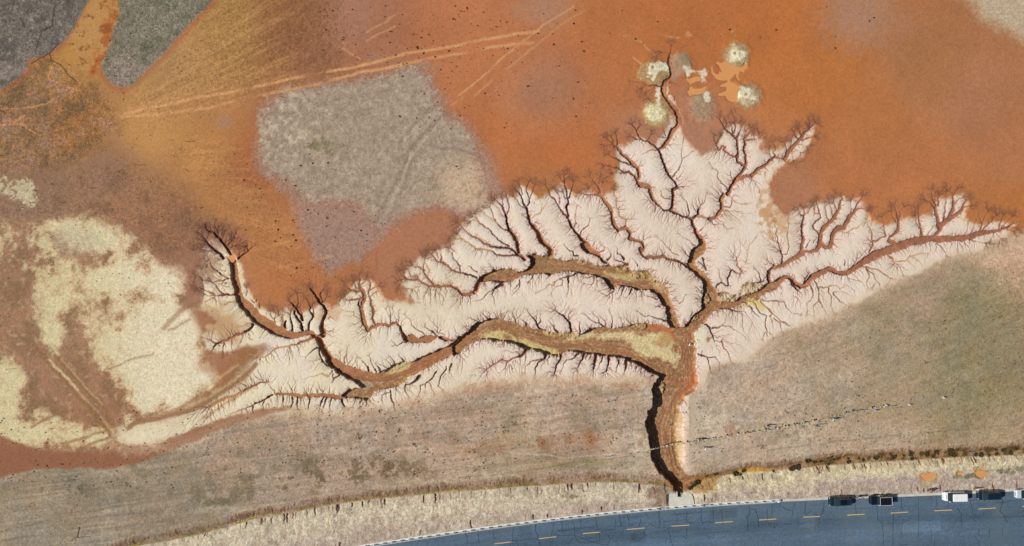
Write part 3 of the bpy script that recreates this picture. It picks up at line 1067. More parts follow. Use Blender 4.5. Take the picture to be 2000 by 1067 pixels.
near = np.exp(-dist / 22.0)
D = np.maximum(D, rill * (0.03 + 0.20 * near) * paleI)
# gully heads and rills that reach off the pale crust fade out
print("gullies", len(SEG), "grid", NU, NV)

# ------------------------------------------------------------------ colours of the soil
PTS = """60 230 150 110 75;150 250 165 108 60;150 80 185 130 65;330 120 186 135 82;450 60 172 124 68;560 60 150 97 58;640 80 162 106 76;700 60 172 108 78;300 250 196 138 78;400 300 190 128 72;500 320 176 104 62;450 400 186 122 72;520 480 190 120 70;560 550 186 112 66;700 560 180 110 68;800 500 182 114 80;850 450 176 114 82;900 80 190 114 72;1000 150 190 112 68;1000 250 192 110 62;1100 300 190 108 60;1050 170 172 108 74;1200 60 188 110 62;1300 40 190 108 58;1500 60 190 108 54;1600 150 186 108 54;1700 220 180 108 60;1800 150 174 112 70;1900 200 178 115 78;1980 300 186 116 74;1800 350 188 112 66;1650 350 188 112 66;1560 390 178 116 82;1850 420 186 112 62;1990 420 188 112 58;1340 300 176 116 86;1080 380 186 116 68;250 400 156 108 78;200 350 152 112 86;100 390 150 112 86;60 450 150 116 94;350 450 152 104 74;380 570 168 114 86;300 500 155 106 78;40 620 140 115 88;60 700 140 112 90;300 700 180 130 90;450 700 165 110 75;430 600 170 115 85;0 900 148 96 66;200 890 152 96 66;400 830 150 95 68"""
def rbf(txt, sig, X, Y):
    num = np.zeros(X.shape + (3,), np.float32); den = np.zeros(X.shape, np.float32)
    for p in txt.replace("\n", "").split(";"):
        x, y, r, g, b = map(float, p.split())
        d2 = (X - x) ** 2 + (Y - y) ** 2
        w = 1.0 / (d2 / (sig * sig) + 0.15) ** 1.8
        num += w[..., None] * np.array([r, g, b], np.float32); den += w
    return num / den[..., None]
c0 = rbf(PTS, 60, CU, CV)
C = np.stack([upsample(c0[..., k]) for k in range(3)], -1) * np.array([1.0, 1.015, 1.01], np.float32)
def mix(m, col, a=1.0):
    global C
    m = (m * a)[..., None]
    C += m * (np.asarray(col, np.float32) - C)
GR = np.full((NV, NU), 0.045, np.float32)   # grain of the colour
RG = np.full((NV, NU), 0.010, np.float32)   # roughness of the relief
def grain(m, g, r=None):
    global GR, RG
    GR += m * (g - GR)
    if r is not None: RG += m * (r - RG)
def band(P, w, soft=6): return lmask(P, w, soft, 2)

# large mottling
C *= (1 + 0.05 * n60 + 0.05 * n200)[..., None]
# wind and wheel streaks fanning out from the left
ang = np.arctan2(V - 330, U - 40); rad = np.hypot(V - 330, U - 40)
stk = vnoise(ang * 90, rad / 90, 61) * 0.6 + vnoise(ang * 210, rad / 60, 62) * 0.4
fan = np.clip(pmask([(230,240),(260,190),(330,120),(420,10),(600,0),(620,60),(600,130),(520,175),(400,215),(300,240)], 30, 4) + 0.8 * pmask([(380,270),(500,300),(560,420),(640,540),(560,560),(480,470),(430,400),(330,300)], 40, 6), 0, 1)
mix(np.clip(stk * 2.2 - 0.2, 0, 1) * fan, (206, 154, 98), 0.34)
mix(np.clip(-stk * 2.0 - 0.2, 0, 1) * fan, (146, 104, 70), 0.32)
grain(fan, 0.09, 0.012)
# left: rough weedy ground
rough = pmask([(-3000,160),(90,105),(150,150),(210,190),(240,240),(180,300),(60,340),(-3000,350)], 14, 8)
mix(rough * np.clip(n25 * 2 + 0.2, 0, 1), (110, 88, 62), 0.6)
mix(rough * np.clip(n9 * 2.4 - 0.5, 0, 1), (190, 120, 70), 0.5)
mix(rough * np.clip(-n25 * 2.4 - 0.3, 0, 1), (158, 124, 110), 0.5)
grain(rough, 0.16, 0.03)
mar = pmask([(-100,400),(150,345),(250,320),(330,350),(400,430),(400,480),(330,500),(200,470),(100,430),(0,500),(-100,520)], 25, 8)
grain(mar, 0.11, 0.012)
mix(mar * np.clip(n25 * 2, 0, 1), (128, 92, 66), 0.5)
# dark green-grey fields at the top left
for P, col, col2 in (([(-3000,-3000),(175,-3000),(176,0),(163,22),(145,58),(122,84),(97,102),(58,118),(48,140),(20,160),(-10,180),(-3000,190)], (114, 105, 95), (90, 84, 76)),
                     ([(236,-3000),(420,-3000),(415,0),(380,38),(332,92),(290,134),(262,160),(240,174),(222,166),(205,148),(196,122),(212,92),(216,60),(228,25)], (128, 119, 100), (104, 102, 78))):
    sdp = upsample(poly_sd(CU, CV, P)) + 3 * n25 + 2 * n4
    edge = sstep(-16, -3, sdp) * (1 - sstep(-2, 4, sdp))
    m = fuzz(sstep(-5, 5, sdp), .3)
    mix(edge * (V > -200), (172, 98, 60), 0.6)
    mix(m, col)
    mix(m * sstep(40, 170, V) , (148, 130, 118), 0.75)
    mix(m * np.clip(n25 * 2.2, 0, 1), col2, 0.7)
    mix(m * np.clip(n9 * 2.5 - 0.6, 0, 1), (150, 145, 128), 0.7)
    grain(m, 0.17, 0.03)
g2 = pmask([(176,0),(234,0),(222,60),(213,90),(195,125),(190,150),(170,150),(150,100),(130,85),(150,50)], 4, 3)
mix(g2, (190, 140, 80), 0.75)
mix(g2 * sstep(185, 205, U + 0.3 * V - 20) * sstep(-0.2, 0.3, n9 + 0.2), (178, 98, 48), 0.9)
mix(g2 * np.clip(n9 * 3 - 0.6, 0, 1), (150, 84, 40), 0.8)
# cracks in the top-left field
for P in ([(108,0),(105,20),(102,50),(80,62),(72,90),(66,110)], [(30,0),(28,12)], [(40,35),(48,52)]):
    mix(lmask(P, 2.2, 1.2, 1.5, 0.4), (58, 56, 46), 0.8)
for P in ([(112,88),(97,104),(100,118),(118,126),(132,145),(150,160)], [(96,104),(85,112),(60,124)]):
    mix(lmask(P, 1.8, 1.0, 0.8), (70, 50, 36), 0.85)
for P in ([(0,243),(40,241),(55,252),(70,262)], [(0,214),(50,210),(90,205),(105,190)], [(100,130),(95,150),(120,165),(160,178)], [(5,235),(30,236),(48,225)]):
    mix(lmask(P, 3, 1.5, 1.5, 0.3), (214, 142, 88), 0.7)

# grey-tan wash in the middle
BLOB = [(519,199),(550,178),(583,172),(636,164),(686,158),(731,150),(764,139),(789,135),(826,127),(838,141),(846,166),(863,195),(871,220),(896,230),(917,248),(933,269),(946,298),(958,331),(974,364),(979,380),(946,405),(925,425),(900,420),(880,405),(855,400),(830,407),(789,424),(760,436),(748,462),(706,502),(677,515),(644,531),(628,513),(611,484),(599,451),(582,405),(558,372),(525,352),(508,331),(504,298),(512,265),(508,224)]
bs = upsample(poly_sd(CU, CV, BLOB)) + 9 * n60 + 7 * n25 + 3 * n9 + 2 * n4
mb = fuzz(sstep(-24, 14, bs), .3)
mix(sstep(-30, -2, bs) * (1 - sstep(-2, 6, bs)), (168, 106, 74), 0.35)
mix(mb, (164, 126, 106), .92)
INNER = [(535,200),(583,180),(640,170),(731,156),(780,142),(822,135),(836,165),(850,205),(868,232),(900,244),(922,275),(935,310),(942,350),(945,392),(926,424),(905,412),(880,400),(855,392),(820,398),(790,416),(762,428),(745,440),(730,425),(700,392),(640,385),(600,392),(566,352),(530,330),(518,300),(524,260),(516,222)]
bi = upsample(poly_sd(CU, CV, INNER)) + 10 * n60 + 8 * n25 + 4 * n9
mi = fuzz(sstep(-22, 18, bi), .3)
mix(mi, (168, 146, 124))
mix(mi * sstep(620, 500, U + 0.3 * V) , (153, 140, 116), 0.6)
mix(mi * emask(930, 370, 75, 60, 0.5), (206, 172, 138), 0.85)
mix(mb * emask(560, 250, 60, 80, 0.5) * np.clip(n9 * 3, 0, 1), (196, 182, 152), 0.75)
mix(mi * np.clip(n9 * 2.2 - 0.3, 0, 1), (192, 174, 146), 0.55)
mix(mi * np.clip(-n9 * 2.2 - 0.2, 0, 1), (136, 122, 98), 0.5)
mix(mi * emask(625, 285, 16, 12, 0.6, 0.6), (112, 104, 66), 0.6)
grain(mb, 0.09, 0.014)
stA = vnoise((V + 0.16 * U) / 4.5, U / 160, 71)
mix(mi * emask(740, 190, 120, 55, 0.5) * np.clip(stA * 1.6 - 0.2, 0, 1), (150, 128, 112), 0.55)
for P in ([(780,280),(835,215),(850,205)], [(795,300),(850,235)], [(800,290),(870,222)], [(835,285),(890,292),(935,303)], [(740,420),(775,350),(800,300),(812,290)], [(760,430),(790,360),(805,310)], [(620,385),(650,360)], [(700,510),(730,450),(745,410)]):
    mix(lmask(P, 6, 3, 1.5), (142, 118, 104), 0.55)
for P in ([(788,275),(840,222)], [(800,308),(858,240)], [(750,425),(785,350),(805,295)]):
    mix(lmask(P, 4, 2.5, 1.5), (196, 180, 156), 0.5)
mix(mb * sstep(395, 425, V) , (164, 130, 114), 0.55)
mix(pmask([(770,440),(800,425),(850,410),(880,418),(895,440),(880,480),(830,500),(780,545),(750,580),(720,540),(740,480)], 16, 6), (176, 116, 84), 0.8)
for P in ([(735,490),(735,530),(722,560)], [(712,500),(705,540)]): mix(lmask(P, 3, 2, 1), (150, 98, 70), 0.5)
# mauve stains on the plain
for x, y, rx, ry, a in ((1062, 18, 44, 30, .85), (1050, 185, 65, 55, .45), (1675, 10, 52, 55, .85), (1690, 50, 75, 40, .5), (690, 30, 45, 45, .5), (952, 350, 20, 45, .7), (440, 240, 12, 10, .8), (730, 112, 14, 6, .7), (830, 135, 22, 12, .6), (1330, 285, 70, 45, .3), (380, 560, 40, 70, .4), (1230, 240, 40, 25, .3)):
    mix(emask(x, y, rx * 1.15, ry * 1.15, 0.75, 0.25), (170, 132, 112), a * .68)
mix(pmask([(1860,-40),(1890,5),(1925,40),(1965,62),(2010,85),(4000,200),(4000,-3000),(1860,-3000)], 22, 8), (188, 168, 138), 0.95)
grain(pmask([(1860,-40),(1890,5),(1925,40),(1965,62),(2010,85),(4000,200),(4000,-3000),(1860,-3000)], 22, 8), 0.08)
mix(pmask([(560,-300),(640,-300),(650,60),(660,140),(600,150),(540,90),(560,40)], 25, 10), (140, 92, 62), 0.5)
grain(pmask([(400,-100),(640,-100),(680,60),(720,130),(560,170),(420,190)], 30, 8), 0.12)

# wheel tracks
GOLD = (210, 152, 98); TRK = np.zeros((NV, NU), np.float32)
for P, w, a, gp in (([(240,222),(330,203),(400,188),(470,176),(560,155),(640,140),(700,130),(740,119),(800,104),(870,92),(940,78),(1000,68),(1050,61)], 6, .95, .25),
                ([(230,228),(300,225),(400,212),(480,192),(550,178),(640,158),(700,142),(780,128),(840,114),(900,104),(960,92),(1040,84)], 6, .9, .42),
                ([(895,187),(935,155),(972,120),(1005,95),(1060,50),(1095,28),(1120,14)], 4, .8, .35),
                ([(925,187),(965,155),(1000,125),(1045,90),(1100,45),(1150,17)], 4, .7, .6),
                ([(715,63),(750,45),(775,25)], 4, .6, .5), ([(715,80),(770,52)], 4, .6, .5), ([(668,95),(700,112)], 4, .6, .3),
                ([(1235,54),(1258,58),(1290,67),(1325,74)], 3, .8, .3), ([(1236,77),(1252,82),(1277,109)], 3, .9, .1), ([(1236,110),(1250,125)], 3.5, .9, .1), ([(1215,70),(1235,72)], 3, .6, .3),
                ([(880,205),(905,190)], 3, .5, .5), ([(470,495),(560,472),(620,455)], 5, .35, .6), ([(480,540),(560,520),(650,500)], 5, .3, .7)):
    m = lmask(P, w, 1.8, 1.2, gp); mix(m, GOLD, a); TRK = np.maximum(TRK, m * a)
mix(lmask([(250,212),(400,178),(560,148)], 5, 3, 1.5, .6), GOLD, .4)
for x, y, r in ((1430, 62, 0), (1438, 80, 0), (1345, 68, 0)):
    mix(emask(x, y, 5, 4, .5, .8), GOLD, .6)
# rings left by drying pools at the crown
def ring(x, y, rx, ry, inner, outer, core, rot=0):
    m = emask(x, y, rx, ry, 0.16, 0.06, rot); mix(m, outer, .85); grain(m, .1, .015)
    mix(emask(x + rx * .05, y, rx * .8, ry * .8, 0.3, 0.1, rot), (196, 172, 126), .45)
    mix(emask(x - rx * .1, y - ry * .05, rx * .6, ry * .58, 0.35, 0.4, rot), inner, .95)
    if core: mix(emask(x - rx * .2, y - ry * .1, rx * .14, ry * .14, .4, .2), outer, .9)
ring(1439, 108, 26, 25, (228, 218, 182), (168, 142, 100), True)
ring(1281, 222, 26, 26, (224, 214, 168), (188, 164, 106), False)
ring(1461, 188, 25, 25, (226, 216, 182), (164, 134, 102), True)
m = pmask([(1243,150),(1245,135),(1262,122),(1285,120),(1304,124),(1308,140),(1306,152),(1290,168),(1272,166),(1250,158)], 3, 2); mix(m, (176, 142, 96), .9); grain(m, .1)
mix(pmask([(1265,128),(1290,121),(1304,125),(1307,142),(1298,147),(1285,140),(1278,158),(1262,152),(1264,140)], 2, 2.5), (226, 216, 180), .95)
mix(pmask([(1278,158),(1287,141),(1297,137),(1306,145),(1298,158),(1284,166)], 1.5, 1), (166, 134, 90), .95)
mix(emask(1274, 132, 3, 3, .3), (172, 142, 84)); mix(emask(1271, 150, 3, 3, .3), (172, 142, 84))
mix(pmask([(1281,170),(1293,172),(1290,190),(1288,205),(1283,205),(1280,190)], 2, 1.5), (226, 214, 188), .95)
mix(pmask([(1290,188),(1300,185),(1305,200),(1312,212),(1300,214),(1292,208)], 1.5, 1), (170, 138, 94), .9)
mix(pmask([(1305,163),(1312,165),(1305,180),(1318,195),(1322,210),(1316,214),(1308,196),(1300,178)], 1.5, 1.5), (220, 200, 176), .9)
mix(pmask([(1312,110),(1322,105),(1338,105),(1350,125),(1356,138),(1346,150),(1334,146),(1325,160),(1312,158),(1308,135)], 5, 3), (174, 138, 108), .9)
mix(pmask([(1325,108),(1340,105),(1348,120),(1348,130),(1330,132)], 4, 2), (150, 134, 100), .7)
mix(pmask([(1325,130),(1345,128),(1358,140),(1374,135),(1376,130),(1380,138),(1384,142),(1376,150),(1378,160),(1370,160),(1368,146),(1350,144),(1342,158),(1336,140)], 2.5, 2), (224, 212, 184), .95)
m = pmask([(1340,192),(1372,180),(1385,176),(1394,195),(1396,225),(1385,238),(1362,240),(1348,225)], 4, 3); mix(m, (170, 136, 108), .85); grain(m, .1)
mix(emask(1366, 205, 14, 22, .5, .3), (162, 142, 110), .5)
mix(emask(1381, 190, 6, 11, .25, .3), (224, 214, 184), .95)
mix(emask(1331, 155, 9, 8, .3, .2), (186, 112, 70), .9)
mix(pmask([(1310,165),(1345,165),(1350,200),(1345,240),(1330,240),(1322,210)], 8, 3), (176, 116, 86), .7)

SLF = np.zeros((NV, NU), np.float32); SLF[INN] = SL
# pale crust at the left
LC = [
 ([(-200,352),(20,350),(45,352),(62,364),(72,390),(55,402),(35,388),(10,382),(-200,400)], 6, 9, (196, 182, 142)),
 ([(88,445),(120,434),(150,433),(178,450),(200,452),(222,452),(232,478),(212,480),(252,495),(282,500),(302,522),(332,532),(345,558),(350,588),(333,622),(318,640),(290,655),(270,640),(262,600),(240,600),(225,640),(180,660),(122,700),(100,650),(60,600),(50,560),(0,540),(0,470),(60,470)], 6, 10, (203, 187, 150)),
 ([(180,700),(215,690),(250,672),(290,650),(335,632),(370,640),(395,662),(408,700),(404,740),(385,770),(350,800),(322,822),(262,850),(228,830),(220,790),(195,765)], 9, 8, (207, 190, 158)),
 ([(-200,690),(10,700),(32,760),(50,800),(80,830),(100,868),(60,865),(0,842),(-200,830)], 9, 9, (203, 189, 154)),
 ([(60,640),(110,690),(122,712),(105,705),(80,680)], 5, 5, (208, 192, 150)),
 ([(100,868),(140,840),(210,830),(260,862),(210,884),(140,880)], 8, 9, (196, 156, 112)),
 ([(392,770),(440,740),(480,710),(500,700),(488,735),(450,762),(410,785)], 5, 6, (198, 172, 130))]
m = fuzz(pmask(LC[0][0], 14, 9), .7); mix(m, LC[0][3], .9)
def gsum(L):
    t = np.zeros(CU.shape, np.float32)
    for x, y, rx, ry, a in L: t += a * np.exp(-((((CU - x) / rx) ** 2 + ((CV - y) / ry) ** 2) / 1.7))
    return upsample(t)
cf = gsum([(20,480,50,30,.5),(200,640,60,40,.28),(150,600,50,40,.25),(330,700,60,50,.35),(395,660,40,40,.45),(430,640,40,20,.3),(120,830,50,20,.35),(120,455,70,22,.75),(205,470,40,30,.7),(275,530,60,36,.95),(60,510,60,30,.35),(200,545,55,22,.5),(88,610,30,45,1.1),(108,665,16,45,.9),(310,712,88,66,1.6),(335,770,60,50,.5),(15,780,50,70,1.2),(60,850,45,25,.8),(300,852,75,17,1.2),(380,825,45,12,.9),(200,852,70,14,.5),(328,585,34,42,1.0),(290,630,50,25,.5),(175,500,60,14,-.3),
         (175,615,40,32,-.3),(200,600,70,60,.25),(235,600,36,24,-.2),(225,655,50,22,-.1),(180,560,60,40,.35),(250,640,50,40,.3),(150,690,26,60,-.6),(140,765,50,42,-.9),(215,800,26,40,-.6),(70,700,24,60,-.7),(30,600,40,60,-.7),(400,700,26,60,-.4)])
cn = fbm(U, V, 38, 6, 141, .74) * 3.3 + .10 * rnd
cre = sstep(.10, .95, cf + cn * np.clip(cf * 1.6 + .35, .15, 1) * .6)
inleft = pmask([(-400,440),(60,425),(180,420),(240,450),(300,500),(350,530),(365,600),(400,640),(425,690),(425,770),(470,800),(380,850),(260,880),(180,890),(60,875),(-400,850)], 16, 5)
mix(inleft * (1 - cre), (158, 116, 84), .75)
mix(inleft * (1 - cre) * emask(190, 600, 110, 80, .6, .3), (170, 134, 98), .7)
mix(inleft * (1 - cre) * np.clip(n25 * 2.4, 0, 1), (138, 104, 72), .6)
mix(inleft * (1 - cre) * np.clip(n9 * 2.6 - .5, 0, 1), (198, 168, 126), .55)
mix(inleft * (1 - cre) * np.clip(-n25 * 2.4, 0, 1), (176, 124, 92), .5)
warmth = sstep(140, 330, U)[..., None]
cc_ = np.array([213, 197, 150], np.float32) * (1 - warmth) + np.array([226, 210, 176], np.float32) * warmth
C += (inleft * cre)[..., None] * (cc_ - C)
mix(inleft * cre * (1 - sstep(.7, 1.3, cf + .5 * cn)), (208, 172, 126), .55)
mix(inleft * emask(150, 470, 50, 26, .6, .4), (190, 176, 148), .5)
grain(inleft, .07, .012)
mix(pmask([(380,610),(430,600),(450,640),(420,660),(470,690),(500,690),(480,740),(440,740),(400,720),(400,670)], 10, 8) * (1 - pale * .5), (166, 112, 78), .85)
mix(pmask([(470,688),(520,668),(515,690),(490,705),(480,740),(440,770),(400,790),(330,815),(262,835),(270,822),(340,800),(400,768),(440,740)], 3, 3), (156, 108, 68), .85)
for P, w, a in (([(70,680),(100,712),(160,780),(200,830),(235,868)], 8, .9), ([(108,695),(150,740),(205,800),(228,850)], 8, .85), ([(96,702),(120,728),(150,760)], 4.5, -.95), ([(150,762),(190,805),(215,840)], 3, -.5), ([(118,700),(160,748),(200,790)], 2.5, -.6), ([(60,835),(100,815),(140,800)], 5, .7), ([(120,865),(180,850),(215,838)], 5, .7), ([(150,878),(190,862),(222,852)], 5, .7),
                ([(255,832),(270,822),(300,820),(335,811),(372,802),(420,778),(462,745),(490,715)], 9, .9), ([(262,489),(330,470),(372,458)], 2, .5), ([(262,494),(330,478),(372,470)], 2, .5),
                ([(300,690),(250,705),(205,722)], 4, .5), ([(320,640),(350,610),(385,590)], 9, .5), ([(330,645),(370,625)], 5, .5), ([(375,790),(430,750),(480,712)], 4, .6)):
    mix(lmask(P, w, 2.5, 1.8), (214, 190, 142) if a < 0 else (150, 108, 70), abs(a))

# grass land along the road
GRASS = [(-3000,940),(0,932),(60,915),(120,914),(200,914),(250,906),(300,890),(380,858),(440,832),(500,808),(560,802),(700,798),(800,782),(900,757),(1020,742),(1180,742),(1290,736),(1300,900),(1338,912),(1346,860),(1352,795),(1368,752),(1374,738),(1390,718),(1465,704),(1530,650),(1640,610),(1750,552),(1850,505),(1920,492),(2000,458),(3000,300),(6000,300),(6000,6000),(-3000,6000)]
GPT = """100 960 152 142 118;300 1000 150 139 116;500 860 166 148 124;700 850 170 152 129;900 830 175 155 132;1100 790 176 158 136;1200 850 180 164 140;1400 740 180 160 136;1500 720 178 156 132;1600 720 166 150 120;1700 650 164 149 116;1800 560 174 150 122;1900 600 146 138 102;1900 760 138 129 92;1700 760 158 143 110;1980 480 196 164 132;1500 850 180 161 136;1700 860 170 151 122;1950 850 165 146 112;60 1050 146 138 116;1600 620 184 158 130;1000 880 168 152 122;1400 830 176 164 140;1150 860 172 148 122;2100 700 150 136 106;0 1100 150 140 116"""
gs = upsample(poly_sd(CU, CV, GRASS))
mg = np.where((U > 1450) | ((U > 480) & (U < 1300)), sstep(-20, 26, gs + 7 * n25 + 5 * n9), sstep(-5, 5, gs + 4 * n9))
gcol = rbf(GPT, 90, CU, CV)
gcol = np.stack([upsample(gcol[..., k]) for k in range(3)], -1)
gcol = gcol * np.array([1.035, .985, .985], np.float32)
gcol += (emask(1540, 760, 230, 130, .7, .1) * .5)[..., None] * (np.array([184, 163, 140], np.float32) - gcol)
# long sweeping lines and worn patches
ca_, sa_ = math.cos(.42), math.sin(.42)
swp = vnoise((U * ca_ - V * sa_) / 150, (U * sa_ + V * ca_) / 6, 83) * .6 + vnoise((U * ca_ - V * sa_) / 70, (U * sa_ + V * ca_) / 2.6, 84) * .4
swl = vnoise((U + V * .13) / 120, (V + .13 * U) / 4.5, 85) * .6 + vnoise((U + V * .13) / 60, (V + .13 * U) / 2.4, 86) * .4
tt = sstep(1300, 1460, U)
gcol = gcol * (1 + (.06 * tt + .11 * (1 - tt)) * (swp * tt + swl * (1 - tt)) + .07 * n25 + .06 * n9 + .05 * n60)[..., None]
tintn = fbm(U, V, 34, 4, 87)
gcol = gcol + np.clip(tintn * 1.5, -1, 1)[..., None] * np.array([4, -1, -5], np.float32)
mix(sstep(-60, -10, gs) * (U > 1365) * sstep(440, 470, V + 0), (202, 180, 152), .9)
C += mg[..., None] * (gcol - C)
grain(mg, .10, .019)
dirn = vnoise(U / 60 - V / 300, (V + 0.12 * U) / 14, 81) * .6 + vnoise(U / 26, (V + 0.12 * U) / 7, 82) * .4
blot = np.clip((dirn * .6 + n25 * .9) * 2.2 - .35, 0, 1)
strip = sstep(820, 880, V + 0.13 * (U - 600)) * (U < 1260) + 0.25 + 0.5 * emask(1850, 650, 260, 140, .5)
mix(mg * blot * np.clip(strip, 0, 1), (118, 106, 82), .42)
mix(mg * np.clip((n60 * .7 + n9 * .6) * 2 - .3, 0, 1), (198, 180, 152), .38)
mix(mg * np.clip(-n60 * 2 - .4, 0, 1), (150, 132, 98), .35)
clump = sstep(-.05, .38, n9 * .9 + n25 * .8 + n4 * .5)
for x, y, rx, ry, a, col in ((125, 965, 60, 42, .75, (98, 92, 72)), (610, 938, 130, 20, .85, (104, 88, 62)), (760, 915, 110, 15, .8, (112, 90, 62)), (430, 972, 110, 24, .65, (108, 98, 76)), (700, 900, 130, 10, .6, (120, 98, 70)), (540, 895, 60, 14, .5, (110, 104, 78)),
                             (310, 925, 50, 18, .5, (112, 106, 80)), (1130, 905, 110, 10, .6, (128, 118, 76)), (960, 868, 90, 14, .65, (142, 100, 68)), (1080, 862, 60, 10, .7, (146, 98, 64)), (1153, 858, 14, 16, .95, (156, 100, 64)), (880, 800, 130, 8, .45, (130, 112, 80)), (1850, 640, 170, 90, .4, (126, 118, 84)), (1880, 780, 120, 50, .35, (124, 112, 78))):
    mix(mg * emask(x, y, rx * 1.2, ry * 1.3, .75, .3) * clump, col, a)
for x, y, rx, ry, a in ( (1170, 765, 30, 8, .5),):
    mix(mg * emask(x, y, rx, ry, .7, .7) * np.clip(.65 + 1.5 * n4 + n9, 0, 1), (106, 94, 70), a * 1.05)
for x, y, rx, ry, a in ((1150, 858, 12, 14, .8), (1075, 860, 16, 9, .5), (960, 875, 22, 14, .6), (1425, 840, 12, 10, .6), (1180, 855, 14, 12, .3)):
    mix(mg * emask(x, y, rx, ry, .6, .6), (160, 112, 80), a * .75)
for x, y, rx, ry, a in ((1390, 820, 35, 40, .5), (1570, 850, 40, 50, .5), (1350, 800, 22, 50, .4), (1245, 870, 35, 40, .6), (430, 995, 60, 10, .6), (960, 928, 50, 8, .5), (1240, 915, 30, 15, .5)):
    mix(mg * emask(x, y, rx, ry, .6, .6) * np.clip(.5 + n9 * 2, 0, 1), (212, 200, 172), a)
for P in ([(1400,815),(1440,820),(1540,826)], [(980,880),(1100,895),(1200,886)], [(425,815),(429,802),(427,790)], [(578,800),(582,815),(600,825)]): mix(lmask(P, 3, 1.6, 2), (206, 190, 162), .5)
for P in ([(1420,740),(1500,715),(1560,690)], [(0,1040),(120,1010),(260,985)], [(1500,880),(1700,855),(1990,830)], [(900,932),(1000,925),(1100,908),(1240,890)]): mix(lmask(P, 2.5, 1.5, 2, .5), (120, 104, 76), .45)

mix(pmask([(-400,845),(0,850),(60,874),(120,884),(190,888),(262,884),(340,852),(420,822),(500,801),(570,796),(510,812),(430,840),(350,873),(272,902),(200,915),(120,914),(60,917),(0,932),(-400,960)], 3.5, 3), (152, 99, 70), .92)
# ------------------------------------------------------------------ ditch and verge
DIT = [(-900,1160),(0,1125),(200,1085),(280,1063),(330,1054),(380,1045),(450,1026),(500,1012),(560,1002),(650,984),(740,973),(830,965),(920,957),(980,953),(1050,948),(1110,943),(1180,940),(1240,942),(1290,948),(1330,955),(1370,941),(1420,927),(1470,921),(1520,918),(1560,911),(1620,904),(1700,898),(1800,893),(1900,887),(2000,883),(3200,860)]
dx_ = np.array([p[0] for p in DIT]); dy_ = np.array([p[1] for p in DIT])
dyc = np.interp(U, dx_, dy_).astype(np.float32)
sdd = V - dyc + 1.6 * n25 + 1.2 * n9          # below the ditch line is positive
wl = np.where(U < 1300, 7.0, 11.0 + 9.0 * sstep(1500, 1650, U)).astype(np.float32)
m = (1 - sstep(-1, 5, -sdd - wl * .5 - 8)) * sstep(-1, 3, -sdd + 0)
# bank above the ditch
bank = sstep(-20, -14, sdd + 3 * n25 + 3 * n9) * (1 - sstep(-4, 2, sdd)) * np.clip(.75 + 1.2 * n60 + n25, 0, 1)
serr = vnoise(U / 3.4 + 2.4 * n25 + 1.5 * n9, V / 14, 91) * np.clip(.7 + 1.6 * n60 + n25, .1, 1.3)
mix(bank, (150, 118, 94), .75)
mix(bank * sstep(-.1, .5, serr * .7 + n9 * .8 + .5 * sstep(-16, -5, sdd) - .2), (120, 88, 66), .6)
mix(sstep(-26, -18, sdd) * (1 - sstep(-18, -13, sdd)) * np.clip(serr * 2 + .2, 0, 1), (214, 196, 160), .6)
mix(sstep(-22, -18, sdd) * (1 - sstep(-17, -14, sdd)) * np.clip(.3 + serr * 2, 0, 1), (80, 60, 46), .3)
floor_d = sstep(-wl * .75, -wl * .4, sdd) * (1 - sstep(wl * .25, wl * .5, sdd))
floor_d *= np.clip(.85 + n25 * 1.2 + n9, 0, 1)
mix(floor_d, (152, 120, 80)); grain(floor_d, .14, .03)
mix(floor_d * np.clip(n9 * 2.5 + .1, 0, 1), (112, 104, 50), .75)
mix(floor_d * (1 - sstep(0, 60, np.abs(U - 880))) * sstep(-1, 1, sdd), (190, 168, 82), .8)
mix(floor_d * (U < 560) * np.clip(1 - np.abs(sdd + 2 * n9) / 2.4, 0, 1) * np.clip(.6 + 2 * n60, 0, 1), (188, 182, 110), .75)
mix(floor_d * (U > 1300), (148, 104, 62), .8)
mix(floor_d * (U > 1600) * np.clip(n9 * 3 + .1, 0, 1), (78, 64, 42), .75)
mix(floor_d * ((U > 1380) & (U < 1560)) * sstep(1, 4, -sdd), (120, 92, 66), .6)
mix(emask(1478, 921, 32, 6, .3, .3), (198, 148, 58), .9)
# verge between ditch and road
EDG = np.polyfit([725, 820, 900, 1000, 1100, 1200, 1300, 1400, 1500, 1620, 1700, 1840, 2000], [1066, 1051, 1040, 1027, 1013.5, 1002.5, 993.5, 986.5, 981, 975.5, 972, 965.5, 957.5], 4)
def edge_v(u):
    u = np.asarray(u, np.float64)
    c = np.polyval(EDG, np.clip(u, 700, 2010))
    c = np.where(u < 700, np.polyval(EDG, 700) + (700 - u) * 0.165 + (700 - u) ** 2 * 4e-5, c)
    return np.where(u > 2010, np.polyval(EDG, 2010) - (u - 2010) * 0.045, c)
ev = edge_v(U).astype(np.float32)
frac = np.clip((V - dyc) / np.maximum(ev - dyc, 5), 0, 1)
verge = sstep(np.where(U > 1560, 5, 2), np.where(U > 1560, 10, 6), sdd) * (V < 6000)
mix(verge, (200, 184, 156))
mix(verge * sstep(.35, .8, frac + .25 * n25), (178, 158, 142), .85)
mix(verge * ((U > 1370) & (U < 1640)) * (1 - sstep(.3, .7, frac + .3 * n25)), (206, 190, 148), .8)
mix(verge * (U > 1640) * (1 - sstep(.2, .45, frac + .2 * n25)), (208, 190, 146), .85)
mix(verge * (U > 1600) * sstep(.4, .6, frac), (176, 156, 144), .7)
comb = vnoise(U / 4.6 + V / 30 + 3.2 * n25 + 1.5 * n9, V / 20, 95) * .6 * np.clip(.6 + 2.2 * n60, .1, 1.2) + n9 * .6 + n25 * .4
mix(verge * (U < 1600) * np.clip(comb * 1.6 - .2, 0, 1), (222, 208, 178), .6)
mix(verge * (U < 1600) * np.clip(-comb * 1.6 - .3, 0, 1), (164, 140, 118), .45)
